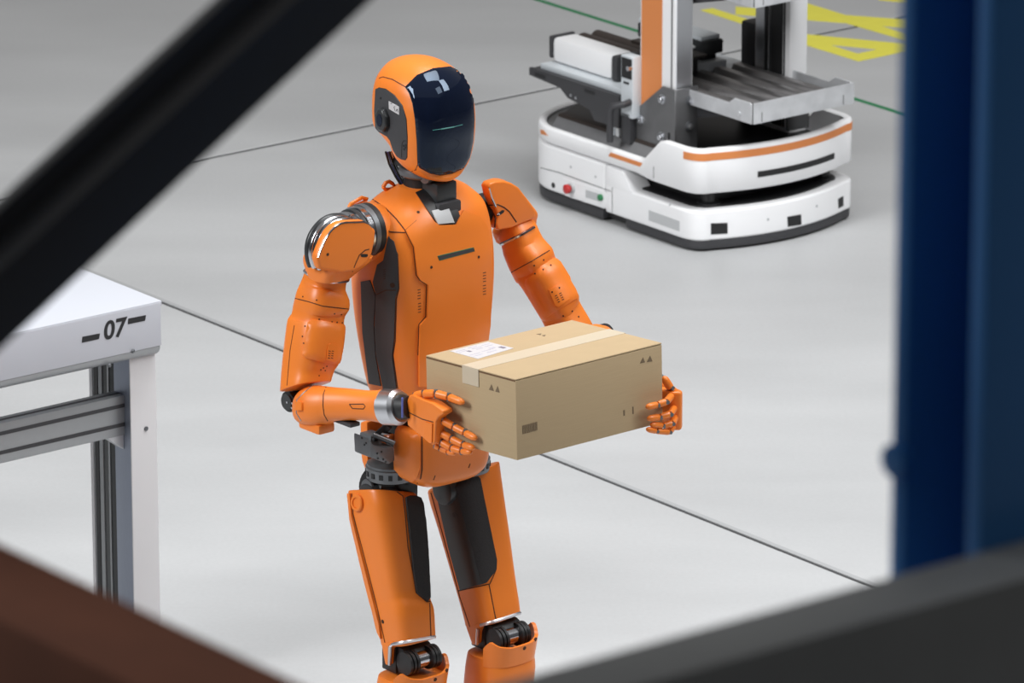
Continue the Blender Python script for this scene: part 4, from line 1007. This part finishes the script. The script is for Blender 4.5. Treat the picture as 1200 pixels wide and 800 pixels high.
# legs of slotted profile; the near right one carries a white cover plate
def tleg(a0, b0):
    l_ = tb('leg', a0-.160, a0-.118, b0-.060, b0, .02, TZ-.10, 'alu', .002)
    tb('leg_slot', a0-.146, a0-.132, b0-.0615, b0-.059, .03, TZ-.11, 'black', 0, l_)
    tb('leg_rear_edge', a0-.162, a0-.152, b0-.062, b0-.0595, .03, TZ-.11, 'benchw', 0, l_)
    tb('leg_profile', a0-.118, a0-.070, b0-.058, b0-.004, .02, TZ-.10, 'satin', .001, l_)
    tb('leg_profile_rib', a0-.098, a0-.092, b0-.060, b0-.057, .02, TZ-.10, 'alu', 0, l_)
    tb('leg_side_plate', a0-.066, a0-.004, b0-.064, b0-.058, .02, TZ-.10, 'alublue', .001, l_)
    tb('leg_core', a0-.070, a0-.004, b0-.058, b0-.004, .02, TZ-.10, 'alu', .001, l_)
    tb('leg_cover', a0-.004, a0, b0-.075+.008, b0, .02, TZ-.09, 'benchw', .002, l_)
    tb('leg_foot', a0-.14, a0-.02, b0-.055, b0-.008, 0, .02, 'black', .003, l_)
    return l_
lg = tleg(-.018, -.006); tleg(-.018, -.932)
c = onplane(171, 502, tm(-.018, 0, 0), GA); g = G(); turned(g, c, GA, [(0, .005), (.002, .005), (.003, .003)], 12); obj('leg_screw', g, 'gun', lg)
# cross beam
bz0 = .585
cb = tb('cross_beam', -.085, -.045, -.93, -.070, bz0, bz0+.088, 'alu', .002)
for z in (bz0+.020, bz0+.062): tb('beam_groove', -.0455, -.0440, -.93, -.071, z, z+.008, 'dark', 0, cb)
tb('beam_groove', -.069, -.061, -.93, -.071, bz0+.0875, bz0+.0888, 'dark', 0, cb)
g = G(); P = [(-.070, bz0), (-.115, bz0), (-.070, bz0-.034)]; prism(g, [tm(-.050, b, z) for b, z in P], GA*-.03); obj('beam_gusset', g, 'galv', tab, bevel=.001, seg=1)

# ================================================================== STORAGE RACK IN FRONT
K = at_depth(443, 838, 3.6)
def rk(a, b, z): return V((K.x, K.y, K.z))+GA*a+GB*b+ZU*z
rack = empty('storage_rack', (K.x, K.y, 0), 'blurred rack frame close to the camera, blue upright, brown and grey beams, black brace', 'rack')
def rb(name, a0, a1, b0, b1, z0, z1, m, bev=.003, label=None, parent=None):
    g = G(); boxf(g, K, GA, GB, ZU, a0, a1, b0, b1, z0, z1); return obj(name, g, m, parent or rack, bevel=bev, label=label)
zf = -K.z
rb('grey_beam', .0, .058, -.05, 1.1, -.10, 0, 'rackgry', .004, 'dark grey horizontal beam')
rb('brown_beam', -.95, .05, -.085, .0, -.12, -.002, 'rust', .004, 'brown horizontal beam')
rb('corner_post', .0, .058, -.085, -.05, zf, -.02, 'blue', .003)
# blue upright: channel open towards the left
bu = .499
up_ = rb('blue_upright', -.090, .0, bu+.118, bu+.123, zf, 1.6, 'blue', .001, 'blue steel upright')
rb('upright_flange', -.090, -.0765, bu, bu+.120, zf, 1.6, 'blue', .002, None, up_)
rb('upright_flange', -.014, .0, bu, bu+.120, zf, 1.6, 'blue', .002, None, up_)
g = G(); c = rk(-.083, bu-.006, .042); cyl(g, c, c+GB*.012, .012, n=16); obj('upright_bolt', g, 'blue', up_, bevel=.002)

Q = rk(-.62, 0, 0)
rb('blue_upright', -.72, -.62, -.09, .0, zf, 1.6, 'blue', .003)
def bq(px, py, off): return onplane(px, py, Q+GA*off, GA)
LE = [(-150, 553), (640, -192)]; LM = [(-150, 453), (560, -195)]; UE = [(-150, 384), (470, -190)]
def line_at(l, x): (x0, y0), (x1, y1) = l; return y0+(y1-y0)*(x-x0)/(x1-x0)
g = G(); prism(g, [bq(*UE[0], .0), bq(*UE[1], .0), bq(640, -192, .0), bq(-150, 553, .0)], GA*-.012)
br = obj('brace', g, 'rackblk', rack, bevel=.002, label='black diagonal brace')
g = G(); prism(g, [bq(*LM[0], .03), bq(*LM[1], .03), bq(*LE[1], .03), bq(*LE[0], .03)], GA*-.03)
obj('brace_flange', g, 'rackblk', br, bevel=.003)

for o in bpy.data.objects:
    if o.name.split('.')[0] in ('vent_slots', 'label_print', 'barcode', 'sticker_print', 'ring_slots', 'arrow_mark'): o['kind'] = 'stuff'
